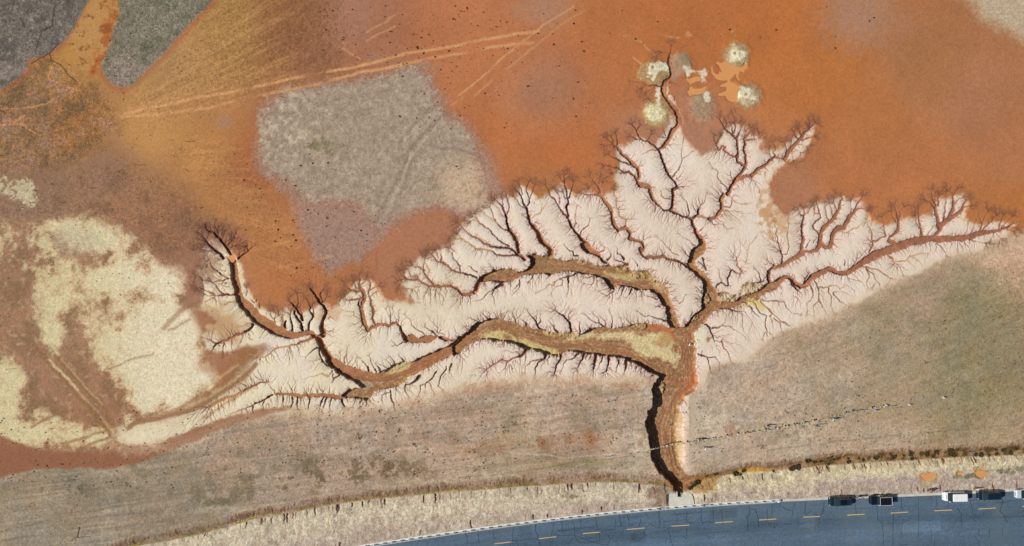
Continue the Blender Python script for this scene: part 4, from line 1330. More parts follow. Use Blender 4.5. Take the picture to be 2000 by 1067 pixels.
mix(verge * np.clip((n25 + .6 * n9) * 2.6 - 1.1, 0, 1) * (U < 1330), (112, 104, 78), .5)
mix(verge * np.clip(fbm(U, V, 12, 3, 97) * 2.4 - .2, 0, 1), (216, 204, 178), .5)
mix(verge * np.clip(-fbm(U, V, 16, 3, 98) * 2.4 - .2, 0, 1), (170, 146, 124), .5)
grain(verge, .12, .03)
mix(emask(1290, 968, 22, 26, .5, .5, .4) , (128, 100, 76), .6)
mix(emask(1378, 946, 26, 16, .4, .5), (168, 122, 62), .8)
mix(pmask([(1300,925),(1345,928),(1372,938),(1356,952),(1345,960),(1318,962),(1300,945)], 5, 3), (160, 112, 62), .85)
for x, y in ((1362, 943), (1349, 955), (1356, 948)): mix(emask(x, y, 6, 4, .5, .8), (74, 68, 40), .8)
mix(emask(1120, 970, 14, 3, .5, .7), (110, 100, 66), .6)
# mud edges of the small pools by the road
for x, y, r in ((1812, 933, 17), (1875, 926, 9), (1915, 921, 16)):
    mix(emask(x, y, r, r * .8, .3, .4), (176, 138, 84), .7)
for x, y, rx in ((1876, 931, 14), (1900, 928, 10), (1941, 919, 14), (1965, 922, 14), (1990, 916, 12)): mix(emask(x, y, rx, 4, .6, 1), (104, 106, 76), .6)
# gullies down the verge
VG = []
rv = random.Random(5)
for i in range(190):
    u = rv.uniform(330, 2010)
    if 1295 < u < 1372: continue
    y0 = float(np.interp(u, dx_, dy_)); y1 = float(edge_v(u))
    if rv.random() < .68:
        a = y0 + (5 if u < 1300 else 9); b = a + rv.uniform(4, 15) * (1 if u < 1300 else .7)
    else:
        b = y1 - rv.uniform(5, 9); a = b - rv.uniform(4, 12)
    if b > y1 - 5 or a < y0: continue
    x = u; w = rv.choice((.9, 1.1, 1.4, 2.0, 2.8))
    k = max(2, int((b - a) / 3)); pv = (x, a)
    for j in range(1, k + 1):
        q = (x + rv.uniform(-1, 1) + j * .25, a + (b - a) * j / k)
        VG.append((*pv, w * (1 - .3 * (j - 1) / k), *q, w * (1 - .3 * j / k), .12 * w, .11 * w * (1 - .5 * j / k), .35, .6 + .35 * rv.random())); pv = q
for i in range(260):       # upper bank of the ditch
    u = rv.uniform(280, 2010)
    if 1285 < u < 1345: continue
    y0 = float(np.interp(u, dx_, dy_)) - (8 if u < 1300 else 12); ln = rv.uniform(2, 9)
    VG.append((u, y0, 1.3, u + rv.uniform(-2, 2), y0 - ln, .8, .2, .08, .5, rv.uniform(.3, .7)))
sv = len(SEG)
for s in VG: seg_raster(s)

# ------------------------------------------------------------------ pale crust over everything, then the cut soil
pc = np.stack([np.interp(U, [380, 900, 1150, 1900], [228, 229, 229, 225]), np.interp(U, [380, 900, 1150, 1900], [213, 212, 209, 205]), np.interp(U, [380, 900, 1150, 1900], [176, 185, 189, 183])], -1).astype(np.float32)
distF = np.full((NV, NU), 120, np.float32); distF[INN] = dist
pink = np.exp(-distF / 9.0) * sstep(700, 1050, U + 0.4 * V - 200)
pc += pink[..., None] * (np.array([222, 198, 184], np.float32) - pc)
pc += (sstep(-2, 16, psd) * -1 + 1)[..., None] * .55 * (np.array([214, 186, 150], np.float32) - pc)
pc += (np.clip(-n60 * 1.8 - .1, 0, 1) * .7)[..., None] * (np.array([226, 212, 196], np.float32) - pc)
pc += (np.clip(n60 * 1.4, 0, 1) * .5)[..., None] * (np.array([206, 190, 162], np.float32) - pc)
C += pale[..., None] * (pc - C)
grain(pale, .022, .005)
for hx, hy, ha in HALO:
    cxh, cyh = hx + 7 * math.cos(ha), hy + 7 * math.sin(ha)
    a_, b_ = np.searchsorted(uu, [cxh - 22, cxh + 22]); c_, d_ = np.searchsorted(vv, [cyh - 22, cyh + 22])
    q_ = np.hypot(U[c_:d_, a_:b_] - cxh, V[c_:d_, a_:b_] - cyh) + 8 * n9[c_:d_, a_:b_]
    hm = ((1 - sstep(6, 17, q_)) * .16 * (1 - .4 * pale[c_:d_, a_:b_]))[..., None]
    C[c_:d_, a_:b_] += hm * (np.array([142, 98, 74], np.float32) - C[c_:d_, a_:b_])
mix(emask(428, 460, 34, 30, .5, .3), (146, 102, 78), .6)
mix(emask(402, 512, 18, 34, .5, .3), (156, 108, 80), .5)
mix(pale * (U > 1345) * sstep(745, 775, V) * (1 - SLF), (176, 156, 132), .8)
# the stained patches that break the crust
bandm = lmask([(250,836),(268,823),(300,820),(335,812),(372,802),(412,782),(440,762),(470,742),(500,712)], 9, 3, 2); mix(bandm, (154, 110, 74), .85)
mix(lmask([(400,815),(440,790),(475,765),(500,748)], 6, 3, 2), (172, 128, 86), .6)
mix(pale * pmask([(-400,845),(262,884),(340,852),(420,822),(500,801),(570,796),(510,812),(430,840),(350,873)], 3.5, 3), (152, 99, 70), .85)
for P, w, a in (([(395,760),(430,735),(465,712)], 6, .5), ([(410,775),(440,755),(470,735)], 4, .5)): mix(lmask(P, w, 2.5, 2, .5), (212, 184, 134), a)
mix(pale * pmask([(385,610),(440,600),(470,640),(460,665),(420,655),(380,640)], 16, 8), (188, 140, 92), .75)
mix(pale * pmask([(470,690),(520,668),(512,692),(488,706)], 6, 4), (160, 112, 74), .9)
mix(pale * emask(1520, 400, 28, 45, .6, .8), (204, 156, 108), .75)
mix(pale * emask(1500, 425, 12, 18, .6, .8), (196, 140, 92), .6)
mix(pale * emask(640, 610, 25, 14, .6, .5), (200, 156, 110), .6)
mix(pale * emask(840, 560, 60, 26, .7, .8) * np.clip(n4 * 2, 0, 1), (170, 140, 98), .6)
mix(pale * emask(1365, 650, 20, 24, .4, .2), (216, 210, 180), .8)
mix(pale * emask(1383, 664, 3.4, 5.5, .3, .2), (196, 128, 84), .95)
CI = C[INN]
rc = np.array([158, 104, 82], np.float32)
amod = .55 + .9 * sstep(-.35, .4, n60[INN] + .6 * n25[INN])
a = np.clip(rill * paleI * (.13 + .85 * near) * amod, 0, .9)
CI += a[..., None] * (rc - CI)
broad = sstep(math.log(60), math.log(600), np.log(acc + 1)) * paleI * (.3 + .6 * near)
CI += broad[..., None] * (np.array([120, 66, 52], np.float32) - CI)
# exposed soil: tone 0 dark red with the shade of narrow cuts painted in, 1 brown red, 2 ochre
Tn = T + .25 * n9[INN]
stops = np.array([[92, 56, 48], [158, 98, 70], [188, 142, 92], [172, 122, 70]], np.float32)
t0 = np.clip(Tn, 0, 2)
fc = np.where(t0[..., None] < 1, stops[0] + (stops[1] - stops[0]) * np.clip(t0, 0, 1)[..., None], stops[1] + (stops[2] - stops[1]) * np.clip(t0 - 1, 0, 1)[..., None])
wide = sstep(3.5, 7.5, Wd)[..., None]
orange = np.clip(np.interp(Ui, [400, 900, 1300, 1500, 1700], [1, .8, .7, .4, 0]), 0, 1)[..., None].astype(np.float32)
wc = np.array([160, 104, 76], np.float32) * (1 - orange) + np.array([172, 118, 80], np.float32) * orange
fc = fc * (1 - wide) + wc * wide
fc *= (1 + .08 * n25[INN] + .08 * n9[INN])[..., None]
CI += M[..., None] * (fc - CI)
# floors of the big gullies: sand bars, stony flow lines
def mixI(m, col, a=1.0):
    global CI
    CI += (m * a)[..., None] * (np.asarray(col, np.float32) - CI)
mf = PM
mixI(mf, (160, 115, 74), .85)
mixI(mf * np.clip(fbm(Ui, Vi, 35, 4, 44) * 2.4, 0, 1), (178, 142, 98), .6)
mixI(mf * np.clip(-fbm(Ui, Vi, 22, 4, 45) * 2.4, 0, 1), (138, 98, 62), .5)
def pmI(P, soft=4, wob=3): return pmask(P, soft, wob)[INN]
zt = lambda tx, ty, L: [(tx + x * .15, ty + y * .15) for x, y in L]
CR = (214, 194, 142); OC = (184, 146, 88); RD = (176, 104, 66); MV = (168, 128, 108)
fs = vnoise(PSD / 1.7 + 2.2 * n60[INN], (Ui + Vi) / 70, 151) * .6 + vnoise(PSD / .8 + 1.5 * n25[INN], (Ui - Vi) / 40, 152) * .4
fs = fs * sstep(1, 4, PSD)
mixI(mf * np.clip(fs * 2.2 - .15, 0, 1), (184, 146, 108), .4)
mixI(mf * np.clip(-fs * 2.2 - .15, 0, 1), (124, 86, 58), .45)
mixI(mf * sstep(.55, .8, rnd[INN] * .6 + n4[INN] * 1.2), (206, 190, 166), .35)
mixI(mf * pmI(zt(1130,600,[(-200,470),(-100,400),(0,370),(150,310),(300,350),(480,300),(700,290),(850,380),(960,340),(1200,350),(1250,430),(1235,560),(1340,660),(1350,800),(1330,850),(1200,730),(1050,650),(900,660),(720,560),(680,470),(560,440),(400,430),(200,420),(0,430)]), 5, 4), CR, .9)
mixI(mf * pmI(zt(1130,600,[(820,360),(1000,380),(1180,360),(1200,560),(1150,560),(1000,480),(900,400)]), 6, 6) * np.clip(n25[INN] * 3 + .3, 0, 1), OC, .8)
mixI(mf * pmI(zt(850,570,[(600,600),(700,540),(820,500),(960,540),(1100,600),(1280,660),(1450,740),(1640,800),(1560,830),(1450,830),(1300,780),(1180,740),(1100,690),(900,650),(750,640)]), 4, 3), (208, 186, 122), .9)
mixI(mf * pmI(zt(850,570,[(900,570),(1000,590),(1030,640),(940,640)]), 4, 4), (150, 100, 72), .8)
mixI(mf * pmI(zt(850,570,[(1400,500),(1600,540),(1850,570),(2000,540),(2000,600),(1850,610),(1650,600),(1500,560)]), 5, 4), (206, 186, 130), .85)
mixI(mf * pmI(zt(1130,600,[(870,280),(960,240),(1080,250),(1200,290),(1280,350),(1320,440),(1270,430),(1230,350),(1100,310),(960,320)]), 3, 2), (190, 112, 70), .95)
mixI(mf * pmI(zt(1020,480,[(1070,330),(1250,380),(1420,400),(1500,440),(1420,455),(1250,420),(1110,390)]), 5, 4), (206, 186, 128), .85)
mixI(mf * pmI(zt(1020,480,[(1060,260),(1400,330),(1500,300),(1700,400),(1650,460),(1440,400),(1200,330)]), 8, 6), (170, 132, 72), .6)
mixI(mf * pmI(zt(1020,480,[(1640,480),(1760,470),(1900,600),(2000,780),(1980,820),(1880,620),(1700,520)]), 5, 4), (206, 180, 132), .75)
mixI(mf * pmI(zt(1020,480,[(0,120),(200,100),(320,180),(300,320),(120,330),(60,200)]), 8, 6), (146, 110, 68), .7)
mixI(mf * pmI(zt(600,650,[(1000,520),(1110,440),(1270,378),(1390,392),(1300,470),(1080,570)]), 4, 3), (206, 182, 128), .9)
mixI(np.maximum(mf, M) * pmI(zt(600,650,[(580,610),(700,620),(900,650),(960,660),(860,720),(720,720),(640,660)]), 4, 4), (178, 154, 124), .85)
mixI(mf * pmI(zt(600,650,[(900,750),(1100,720),(1300,600),(1450,530),(1480,560),(1300,700),(1000,770)]), 5, 3), (196, 166, 104), .7)
mixI(mf * pmI([(1358,700),(1366,745),(1352,770),(1338,790),(1330,770),(1345,745),(1350,715)], 5, 3), (188, 112, 72), .7)
mixI(mf * pmI([(1286,745),(1300,750),(1298,770),(1290,778),(1284,765)], 3, 3), (186, 170, 104), .7)
# braided flow lines on the floors
FL = [[(905,668),(920,655),(940,642),(965,634),(990,640),(1020,655),(1050,672),(1080,682),(1110,676),(1140,675),(1180,680),(1220,690),(1250,702),(1280,725),(1310,745),(1330,760)],
      [(1110,668),(1150,668),(1190,676),(1230,690),(1265,715),(1300,740),(1335,755)],
      [(1312,570),(1318,600),(1326,630),(1332,660),(1336,690),(1345,720),(1352,745),(1345,760),(1325,775),(1310,800),(1298,830),(1300,860),(1305,890),(1315,925),(1325,955)],
      [(1395,600),(1370,630),(1345,655),(1338,680),(1345,710),(1350,740),(1330,770),(1315,790),(1300,815),(1290,840)],
      [(1280,745),(1300,765),(1305,785),(1295,810),(1288,850),(1290,890),(1305,925),(1322,955)],
      [(1560,545),(1520,562),(1480,578),(1440,590),(1400,600),(1385,620),(1360,645)],
      [(945,548),(990,540),(1040,528),(1080,520),(1130,522),(1170,530),(1200,548),(1240,556),(1275,562),(1300,585),(1315,620)],
      [(600,650),(628,680),(640,710),(665,730),(700,740),(745,743),(790,732),(840,706),(880,680),(905,664)]]
def flow_lines(lines):
    for i, P in enumerate(lines):
        for k in range(5):
            off = rv.uniform(-6, 6)
            Q = [(x + off + rv.uniform(-2, 2), y + off * .4 + rv.uniform(-2, 2)) for x, y in P]
            m = lmask(Q, rv.uniform(1.2, 3.5), 1.3, 2.0, .35, 50 + k)[INN]
            mixI(np.maximum(mf, M * (Wd > 7)) * m, rv.choice((RD, MV, (150, 96, 60), (140, 96, 64), (186, 130, 88))), rv.uniform(.35, .7))
flow_lines(FL)
GI = GR[INN]; GI += np.maximum(mf, M * (Wd > 7)) * (.085 - GI)
RI = RG[INN]; RI += np.maximum(mf, M * (Wd > 7)) * (.014 - RI)
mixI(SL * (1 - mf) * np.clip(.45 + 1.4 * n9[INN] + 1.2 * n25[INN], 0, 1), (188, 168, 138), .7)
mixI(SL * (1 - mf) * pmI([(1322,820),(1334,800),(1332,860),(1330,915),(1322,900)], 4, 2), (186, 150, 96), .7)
# slumped lumps at the confluence
lump = (pmI(zt(1270,500,[(880,500),(1000,470),(1130,490),(1130,580),(1100,610),(940,605)]), 2, 2) + pmI(zt(1270,500,[(1150,470),(1230,360),(1360,350),(1500,350),(1500,400),(1370,480),(1180,560)]), 3, 3)
        + pmI(zt(1270,500,[(1100,670),(1200,620),(1270,620),(1250,690),(1150,720)]), 2, 2) + pmI(zt(1270,500,[(700,560),(750,490),(780,520),(770,620),(720,640)]), 2, 2) + pmI(zt(1270,500,[(510,860),(560,790),(680,745),(650,800),(580,850),(540,910)]), 2, 2)
        + .8 * pmI(zt(850,570,[(1400,505),(1600,545),(1780,540),(1880,560),(1850,610),(1650,600),(1500,560)]), 3, 2) + .8 * pmI([(1284,742),(1296,742),(1302,755),(1298,775),(1290,780),(1284,765)], 2, 2) + .7 * pmI(zt(1130,600,[(690,250),(780,215),(900,225),(900,290),(820,300),(700,280)]), 2, 2)
        + .7 * pmI(zt(1020,480,[(640,150),(760,160),(900,200),(930,240),(780,240),(660,190)]), 3, 2) + .7 * pmI(zt(1020,480,[(1240,260),(1400,250),(1450,330),(1650,340),(1750,450),(1720,500),(1560,420),(1300,330)]), 4, 3))
lump = np.clip(lump, 0, 1)
lh = np.clip(1.6 * fbm(Ui, Vi, 7, 4, 33, .75), -.8, 1)
lump = sstep(.2, .8, lump + .5 * fbm(Ui, Vi, 9, 3, 35)) * (lump > .02)
mixI(lump, (196, 168, 122), .6)
mixI(lump * np.clip(-lh * 2.5, 0, 1), (120, 84, 52), .8)
yel = pmI(zt(1270,500,[(1270,600),(1380,560),(1440,600),(1500,700),(1440,760),(1360,650),(1300,660)]), 4, 3)
mixI(yel, (212, 188, 116), .85)

# ------------------------------------------------------------------ heights
Z = .10 * n200 + .05 * n60 + .02 * n25
flat = sstep(-14, -4, V - ev)
Z *= (1 - flat)
Z += RG * rnd + RG * .8 * n4
Z += -.06 * TRK + verge * (.07 * comb + .06 * fbm(U, V, 12, 3, 97)) * (V < ev - 8) + bank * serr * .10
pl = -.20 * np.exp(-distF / 13.0) * pale + .03 * n25 * pale + .012 * vnoise(U / 3.1, V / 3.1, 36) * pale
Z += pl
# the plain stands a little proud, the verge falls from the road to the ditch
ditch = np.exp(-(sdd / np.where(sdd < 0, 10.0, 13.0)) ** 2) * np.where(U < 1300, .75, 1.0)
ditch *= (1 - .0 * U)
Z -= ditch * (V < ev - 2)
for x, y, r in ((1439,108,23),(1281,222,23),(1460,187,22),(1275,142,30),(1368,208,26),(1330,125,20)):
    Z += .30 * emask(x, y, r, r * .95, .6, .2) + .12 * emask(x, y, r, r, .3, .2) * n9
DF = np.zeros((NV, NU), np.float32); DF[INN] = D
Z -= DF
LH = np.zeros((NV, NU), np.float32); LH[INN] = mf * fs * .10 + lump * (lh * .26 + np.where(D > .5, .35, -.12))
Z += LH
inroad = sstep(-3, 1, V - ev) * (V < 6000)
Z = Z * (1 - inroad) - .06 * inroad
# pits under the pools, and the drop at the culvert
Z -= .0
pit = pmask([(1322,957),(1338,957),(1338,974),(1322,974)], 1.0, 0, 0)
Z = Z * (1 - pit) + pit * (-2.1)
apron = pmask([(1303,966),(1359,966),(1359,993),(1303,993)], 2, 0, 0) * (1 - pit)
Z = Z * (1 - apron) + apron * np.minimum(Z, -.15 - .85 * np.clip((990 - V) / 28, 0, 1))

lum = (C @ np.array([.3, .55, .15], np.float32))[..., None]
C = lum + (C - lum) * .90
C *= (1 + GR * 1.25 * (rnd * 1.0 + .9 * n4) )[..., None]
# sparse dark pebbles and tufts in the grain
pep = (rnd > .965) * GR * 5
C *= (1 - np.clip(pep, 0, .55))[..., None]
C = np.clip(C, 6, 250)
A = lin(C) / KL
A = np.clip(A, .004, .86)

PUD = [
 ('small muddy pool at the fork of the left gully head', -.42, [(x * .15 + 350, y * .15 + 420) for x, y in [(640,545),(660,528),(695,520),(722,530),(725,550),(718,590),(700,612),(675,620),(655,602),(645,570),(570,530),(565,515),(620,530)]]),
 ('largest orange pool right of the gully crown', -.02, [(x * .15 + 1180, y * .15 + 80) for x, y in [(1400,318),(1415,345),(1420,400),(1450,430),(1490,440),(1500,420),(1495,395),(1515,400),(1545,425),(1500,340),(1495,320),(1440,275),(1480,285),(1475,255),(1500,285),(1530,290),(1560,265),(1580,270),(1600,290),(1640,300),(1680,318),(1720,340),(1780,345),(1810,330),(1835,290),(1845,320),(1868,350),(1850,370),(1820,385),(1825,410),(1800,405),(1770,395),(1750,440),(1750,480),(1768,515),(1740,515),(1720,470),(1718,430),(1700,440),(1680,470),(1645,500),(1640,530),(1690,545),(1720,565),(1755,600),(1740,660),(1738,720),(1735,770),(1700,800),(1660,795),(1620,780),(1590,750),(1582,712),(1540,718),(1480,712),(1482,690),(1550,668),(1590,650),(1592,600),(1540,600),(1502,590),(1520,572),(1580,552),(1602,540),(1605,512),(1560,520),(1490,510),(1450,490),(1430,460),(1400,430),(1392,380)]]),
 ('slim orange pool between the pale rings, upper of two', -.02, [(x * .15 + 1180, y * .15 + 80) for x, y in [(1075,520),(1110,495),(1160,475),(1220,460),(1262,470),(1272,495),(1250,525),(1200,530),(1140,560),(1115,575),(1112,545)]]),
 ('ragged orange pool between the pale rings, lower of two', -.02, [(x * .15 + 1180, y * .15 + 80) for x, y in [(1072,662),(1110,650),(1112,600),(1140,592),(1165,622),(1210,625),(1270,615),(1335,588),(1325,625),(1300,670),(1270,690),(1210,700),(1150,700),(1105,725),(1100,690)]]),
 ('heart-shaped orange pool on the gravel verge', -.06, [(x * .2006 + 1600, y * .2006 + 853) for x, y in [(980,375),(1000,364),(1045,372),(1070,358),(1110,352),(1127,370),(1110,398),(1080,418),(1050,428),(1020,415),(1000,395)]]),
 ('tiny orange pool on the gravel verge', -.06, [(x * .2006 + 1600, y * .2006 + 853) for x, y in [(1343,360),(1355,348),(1380,346),(1398,352),(1396,368),(1380,376),(1355,378),(1344,370)]]),
 ('round orange pool on the gravel verge', -.06, [(x * .2006 + 1600, y * .2006 + 853) for x, y in [(1520,345),(1550,338),(1590,332),(1618,335),(1628,355),(1622,380),(1600,395),(1570,400),(1540,388),(1522,368)]])]
for lab, z0, P in PUD:
    m = sstep(-3, 0, upsample(poly_sd(CU, CV, P)))
    if z0 < -.3: m = m * (Z < -.1)
    Z = Z * (1 - m) + (z0 - .03 + .02 * rnd * .2) * m

def hgt(u, v):
    """height of the ground at a photograph position"""
    i = int(np.clip(np.searchsorted(uu, u), 1, NU - 1)); j = int(np.clip(np.searchsorted(vv, v), 1, NV - 1))
    return float(Z[j, i])

# ------------------------------------------------------------------ ground mesh
def mat_new(name): 
    m = bpy.data.materials.new(name); m.use_nodes = True
    return m, m.node_tree, m.node_tree.nodes["Principled BSDF"]
def link(o, parent=None):
    scene.collection.objects.link(o)
    if parent: o.parent = parent
    return o
me = bpy.data.meshes.new("ground")
co = np.empty((NV * NU, 3), np.float32)
co[:, 0] = ((U - 1000) / S).ravel(); co[:, 1] = ((533.5 - V) / S).ravel(); co[:, 2] = Z.ravel()
me.vertices.add(NV * NU); me.vertices.foreach_set("co", co.ravel())
ix = np.arange(NV * NU, dtype=np.int32).reshape(NV, NU)
q = np.stack([ix[1:, :-1], ix[1:, 1:], ix[:-1, 1:], ix[:-1, :-1]], -1).reshape(-1, 4)
nf = len(q)
me.loops.add(nf * 4); me.loops.foreach_set("vertex_index", q.ravel())
me.polygons.add(nf); me.polygons.foreach_set("loop_start", np.arange(0, nf * 4, 4, dtype=np.int32))
me.polygons.foreach_set("loop_total", np.full(nf, 4, np.int32)) if False else None
me.update(calc_edges=True)
ca = me.attributes.new("soil", 'FLOAT_COLOR', 'POINT')
cc = np.ones((NV * NU, 4), np.float32); cc[:, :3] = A.reshape(-1, 3)
ca.data.foreach_set("color", cc.ravel())
gm, nt, bs_ = mat_new("soil")
at = nt.nodes.new("ShaderNodeAttribute"); at.attribute_name = "soil"
tc = nt.nodes.new("ShaderNodeTexCoord")
nz = nt.nodes.new("ShaderNodeTexNoise"); nz.inputs["Scale"].default_value = 14.0; nz.inputs["Detail"].default_value = 3.0
nt.links.new(tc.outputs["Object"], nz.inputs["Vector"])
mr = nt.nodes.new("ShaderNodeMapRange"); mr.inputs[1].default_value = .3; mr.inputs[2].default_value = .7; mr.inputs[3].default_value = .86; mr.inputs[4].default_value = 1.14
nt.links.new(nz.outputs["Fac"], mr.inputs[0])
mx = nt.nodes.new("ShaderNodeMix"); mx.data_type = 'RGBA'; mx.blend_type = 'MULTIPLY'; mx.inputs[0].default_value = 1.0
nt.links.new(at.outputs["Color"], mx.inputs[6]); nt.links.new(mr.outputs[0], mx.inputs[7])
nt.links.new(mx.outputs[2], bs_.inputs["Base Color"])
bs_.inputs["Roughness"].default_value = 0.95
bs_.inputs["Specular IOR Level"].default_value = 0.1
me.materials.append(gm)
ground = bpy.data.objects.new("ground", me); link(ground); ground["kind"] = "structure"
print("ground", nf)

# ------------------------------------------------------------------ materials and mesh helpers
_mats = {}
def M_(name, rgb, rough=0.8, metal=0.0, spec=0.3, var=0.10, scale=6.0, coat=0.0, raw=False):
    """procedural paint / cloth / metal with a little mottling; rgb is the display colour in sunlight"""
    if name in _mats: return _mats[name]
    m, nt, b = mat_new(name)
    c = np.asarray(rgb, np.float32) if raw else alb(*rgb)
    tc = nt.nodes.new("ShaderNodeTexCoord"); n = nt.nodes.new("ShaderNodeTexNoise"); n.inputs["Scale"].default_value = scale; n.inputs["Detail"].default_value = 4
    nt.links.new(tc.outputs["Object"], n.inputs["Vector"])
    r = nt.nodes.new("ShaderNodeValToRGB")
    r.color_ramp.elements[0].position = .3; r.color_ramp.elements[1].position = .7
    r.color_ramp.elements[0].color = (*[float(x) * (1 - var) for x in c], 1); r.color_ramp.elements[1].color = (*[min(.9, float(x) * (1 + var)) for x in c], 1)
    nt.links.new(n.outputs["Fac"], r.inputs[0]); nt.links.new(r.outputs[0], b.inputs["Base Color"])
    b.inputs["Roughness"].default_value = rough; b.inputs["Metallic"].default_value = metal; b.inputs["Specular IOR Level"].default_value = spec
    if coat: b.inputs["Coat Weight"].default_value = coat; b.inputs["Coat Roughness"].default_value = .06
    _mats[name] = m
    return m

def bm_obj(name, bm, mat, parent=None, smooth=False):
    me = bpy.data.meshes.new(name)
    bmesh.ops.recalc_face_normals(bm, faces=bm.faces)
    bm.to_mesh(me); bm.free()
    if smooth: me.shade_smooth()
    me.materials.append(mat)
    return link(bpy.data.objects.new(name, me), parent)
def empty(name, loc, label, cat, group=None, rz=0):
    o = bpy.data.objects.new(name, None); o.location = loc; o.rotation_euler = (0, 0, rz); o.empty_display_size = .3
    scene.collection.objects.link(o); tag(o, label, cat, group); return o
def tag(o, label, cat, group=None):
    o["label"] = label; o["category"] = cat
    if group: o["group"] = group
def box(bm, cx, cy, cz, sx, sy, sz, rot=None):
    vs = []
    for x in (-.5, .5):
        for y in (-.5, .5):
            for z in (-.5, .5):
                p = Vector((x * sx, y * sy, z * sz))
                if rot: p = rot @ p
                vs.append(bm.verts.new(p + Vector((cx, cy, cz))))
    for f in ((0,1,3,2),(4,6,7,5),(0,4,5,1),(2,3,7,6),(0,2,6,4),(1,5,7,3)): bm.faces.new([vs[i] for i in f])
def tube(bm, pts, r, n=6, r2=None):
    rings = []
    pts = [Vector(p) for p in pts]
    for i, p in enumerate(pts):
        d = (pts[min(i + 1, len(pts) - 1)] - pts[max(i - 1, 0)]).normalized()
        a = d.cross(Vector((0, 0, 1)));
        if a.length < .1: a = d.cross(Vector((0, 1, 0)))
        a.normalize(); b = d.cross(a)
        rr = r if r2 is None else r + (r2 - r) * i / max(1, len(pts) - 1)
        rings.append([bm.verts.new(p + (a * math.cos(t) + b * math.sin(t)) * rr) for t in [2 * math.pi * k / n for k in range(n)]])
    for i in range(len(rings) - 1):
        for k in range(n): bm.faces.new((rings[i][k], rings[i][(k + 1) % n], rings[i + 1][(k + 1) % n], rings[i + 1][k]))
    bm.faces.new(rings[0][::-1]); bm.faces.new(rings[-1])
def loft(bm, levels, cap=True):
    """levels: list of lists of points with equal counts"""
    R = [[bm.verts.new(p) for p in L] for L in levels]
    n = len(R[0])
    for i in range(len(R) - 1):
        for k in range(n): bm.faces.new((R[i][k], R[i][(k + 1) % n], R[i + 1][(k + 1) % n], R[i + 1][k]))
    if cap: bm.faces.new(R[0][::-1]); bm.faces.new(R[-1])
def rrect(x0, x1, hy, z, rf, rb, n=4, bow=0.0):
    """rounded rectangle in plan; rf front radius (low x), rb rear radius"""
    pts = []
    for cx, cy, r, a0 in ((x1 - rb, hy - rb, rb, 0), (x0 + rf, hy - rf, rf, 90), (x0 + rf, -hy + rf, rf, 180), (x1 - rb, -hy + rb, rb, 270)):
        for k in range(n + 1):
            a = math.radians(a0 + 90 * k / n)
            x = cx + r * math.cos(a); y = cy + r * math.sin(a)
            if a0 in (90, 180): x -= bow * (1 - (y / hy) ** 2)
            pts.append((x, y, z))
    return pts
def PW(u, v, z):
    """world point at height z that stands at this place of the photograph"""
    k = 1 - z / CAMH
    return Vector(((u - 1000) / S * k, (533.5 - v) / S * k, z))

# ------------------------------------------------------------------ road
ru = np.concatenate([np.linspace(-3000, -40, 60), np.arange(-38, 2040, 2.0), np.linspace(2044, 5000, 60)])
ro = np.concatenate([np.arange(0, 100, 1.6), np.linspace(101, 190, 20)])
RU, RO = np.meshgrid(ru, ro)
RV = edge_v(RU) + RO
RC = np.zeros(RU.shape + (3,), np.float32); RC[:] = (82, 101, 119)
s1 = vnoise(RU / 90, RO / 3.0, 101) * .5 + vnoise(RU / 30, RO / 1.6, 102) * .5
s2 = fbm(RU, RV, 70, 4, 103)
RC *= (1 + .07 * s1 + .09 * s2 + .06 * _rng.randn(*RU.shape).astype(np.float32))[..., None]
lanes = np.exp(-((RO - 17) / 8) ** 2) * .06 - np.exp(-((RO - 44) / 9) ** 2) * .07 + np.exp(-((RO - 72) / 14) ** 2) * .08 - np.exp(-(RO / 2.5) ** 2) * .1
RC *= (1 + lanes)[..., None]
t = np.clip(fbm(RU, RV, 55, 3, 105) * 1.6, 0, 1)[..., None] * .5
RC += t * (np.array([92, 108, 116], np.float32) - RC)
dust = np.exp(-RO / 5.0) * .5 * np.clip(.5 + fbm(RU, RV, 40, 3, 106), 0, 1) + .18 * np.clip(fbm(RU, RV, 26, 4, 107) * 2 - .5, 0, 1)
RC += dust[..., None] * (np.array([142, 132, 122], np.float32) - RC)
oil = np.clip(vnoise(RU / 45, RO / 2.2, 108) * 1.6 - .5, 0, 1) * (np.exp(-((RO - 12) / 3.0) ** 2) + np.exp(-((RO - 22) / 3.0) ** 2) + np.exp(-((RO - 42) / 3.0) ** 2) + np.exp(-((RO - 52) / 3.0) ** 2))
RC *= (1 - .22 * oil)[..., None]
for x0, x1, o0, o1, k_ in ((1385, 1440, 8, 26, .9), (1560, 1592, 36, 52, 1.08), (1230, 1262, 40, 62, .92), (1758, 1838, 50, 70, 1.1), (1010, 1040, 6, 24, .92)):
    RC *= np.where((RU > x0) & (RU < x1) & (RO > o0) & (RO < o1), k_, 1)[..., None]
RZ = .03 + .10 * np.clip(RO / 30, 0, 1) * (1 - np.clip((RO - 60) / 60, 0, 1)) + .004 * _rng.randn(*RU.shape)
me = bpy.data.meshes.new("road")
nr, nc = RU.shape
co = np.stack([(RU - 1000) / S, (533.5 - RV) / S, RZ], -1).astype(np.float32)
me.vertices.add(nr * nc); me.vertices.foreach_set("co", co.ravel())
ix = np.arange(nr * nc, dtype=np.int32).reshape(nr, nc)
q = np.stack([ix[1:, :-1], ix[1:, 1:], ix[:-1, 1:], ix[:-1, :-1]], -1).reshape(-1, 4)
me.loops.add(len(q) * 4); me.loops.foreach_set("vertex_index", q.ravel())
me.polygons.add(len(q)); me.polygons.foreach_set("loop_start", np.arange(0, len(q) * 4, 4, dtype=np.int32))
me.update(calc_edges=True)
ca = me.attributes.new("soil", 'FLOAT_COLOR', 'POINT')
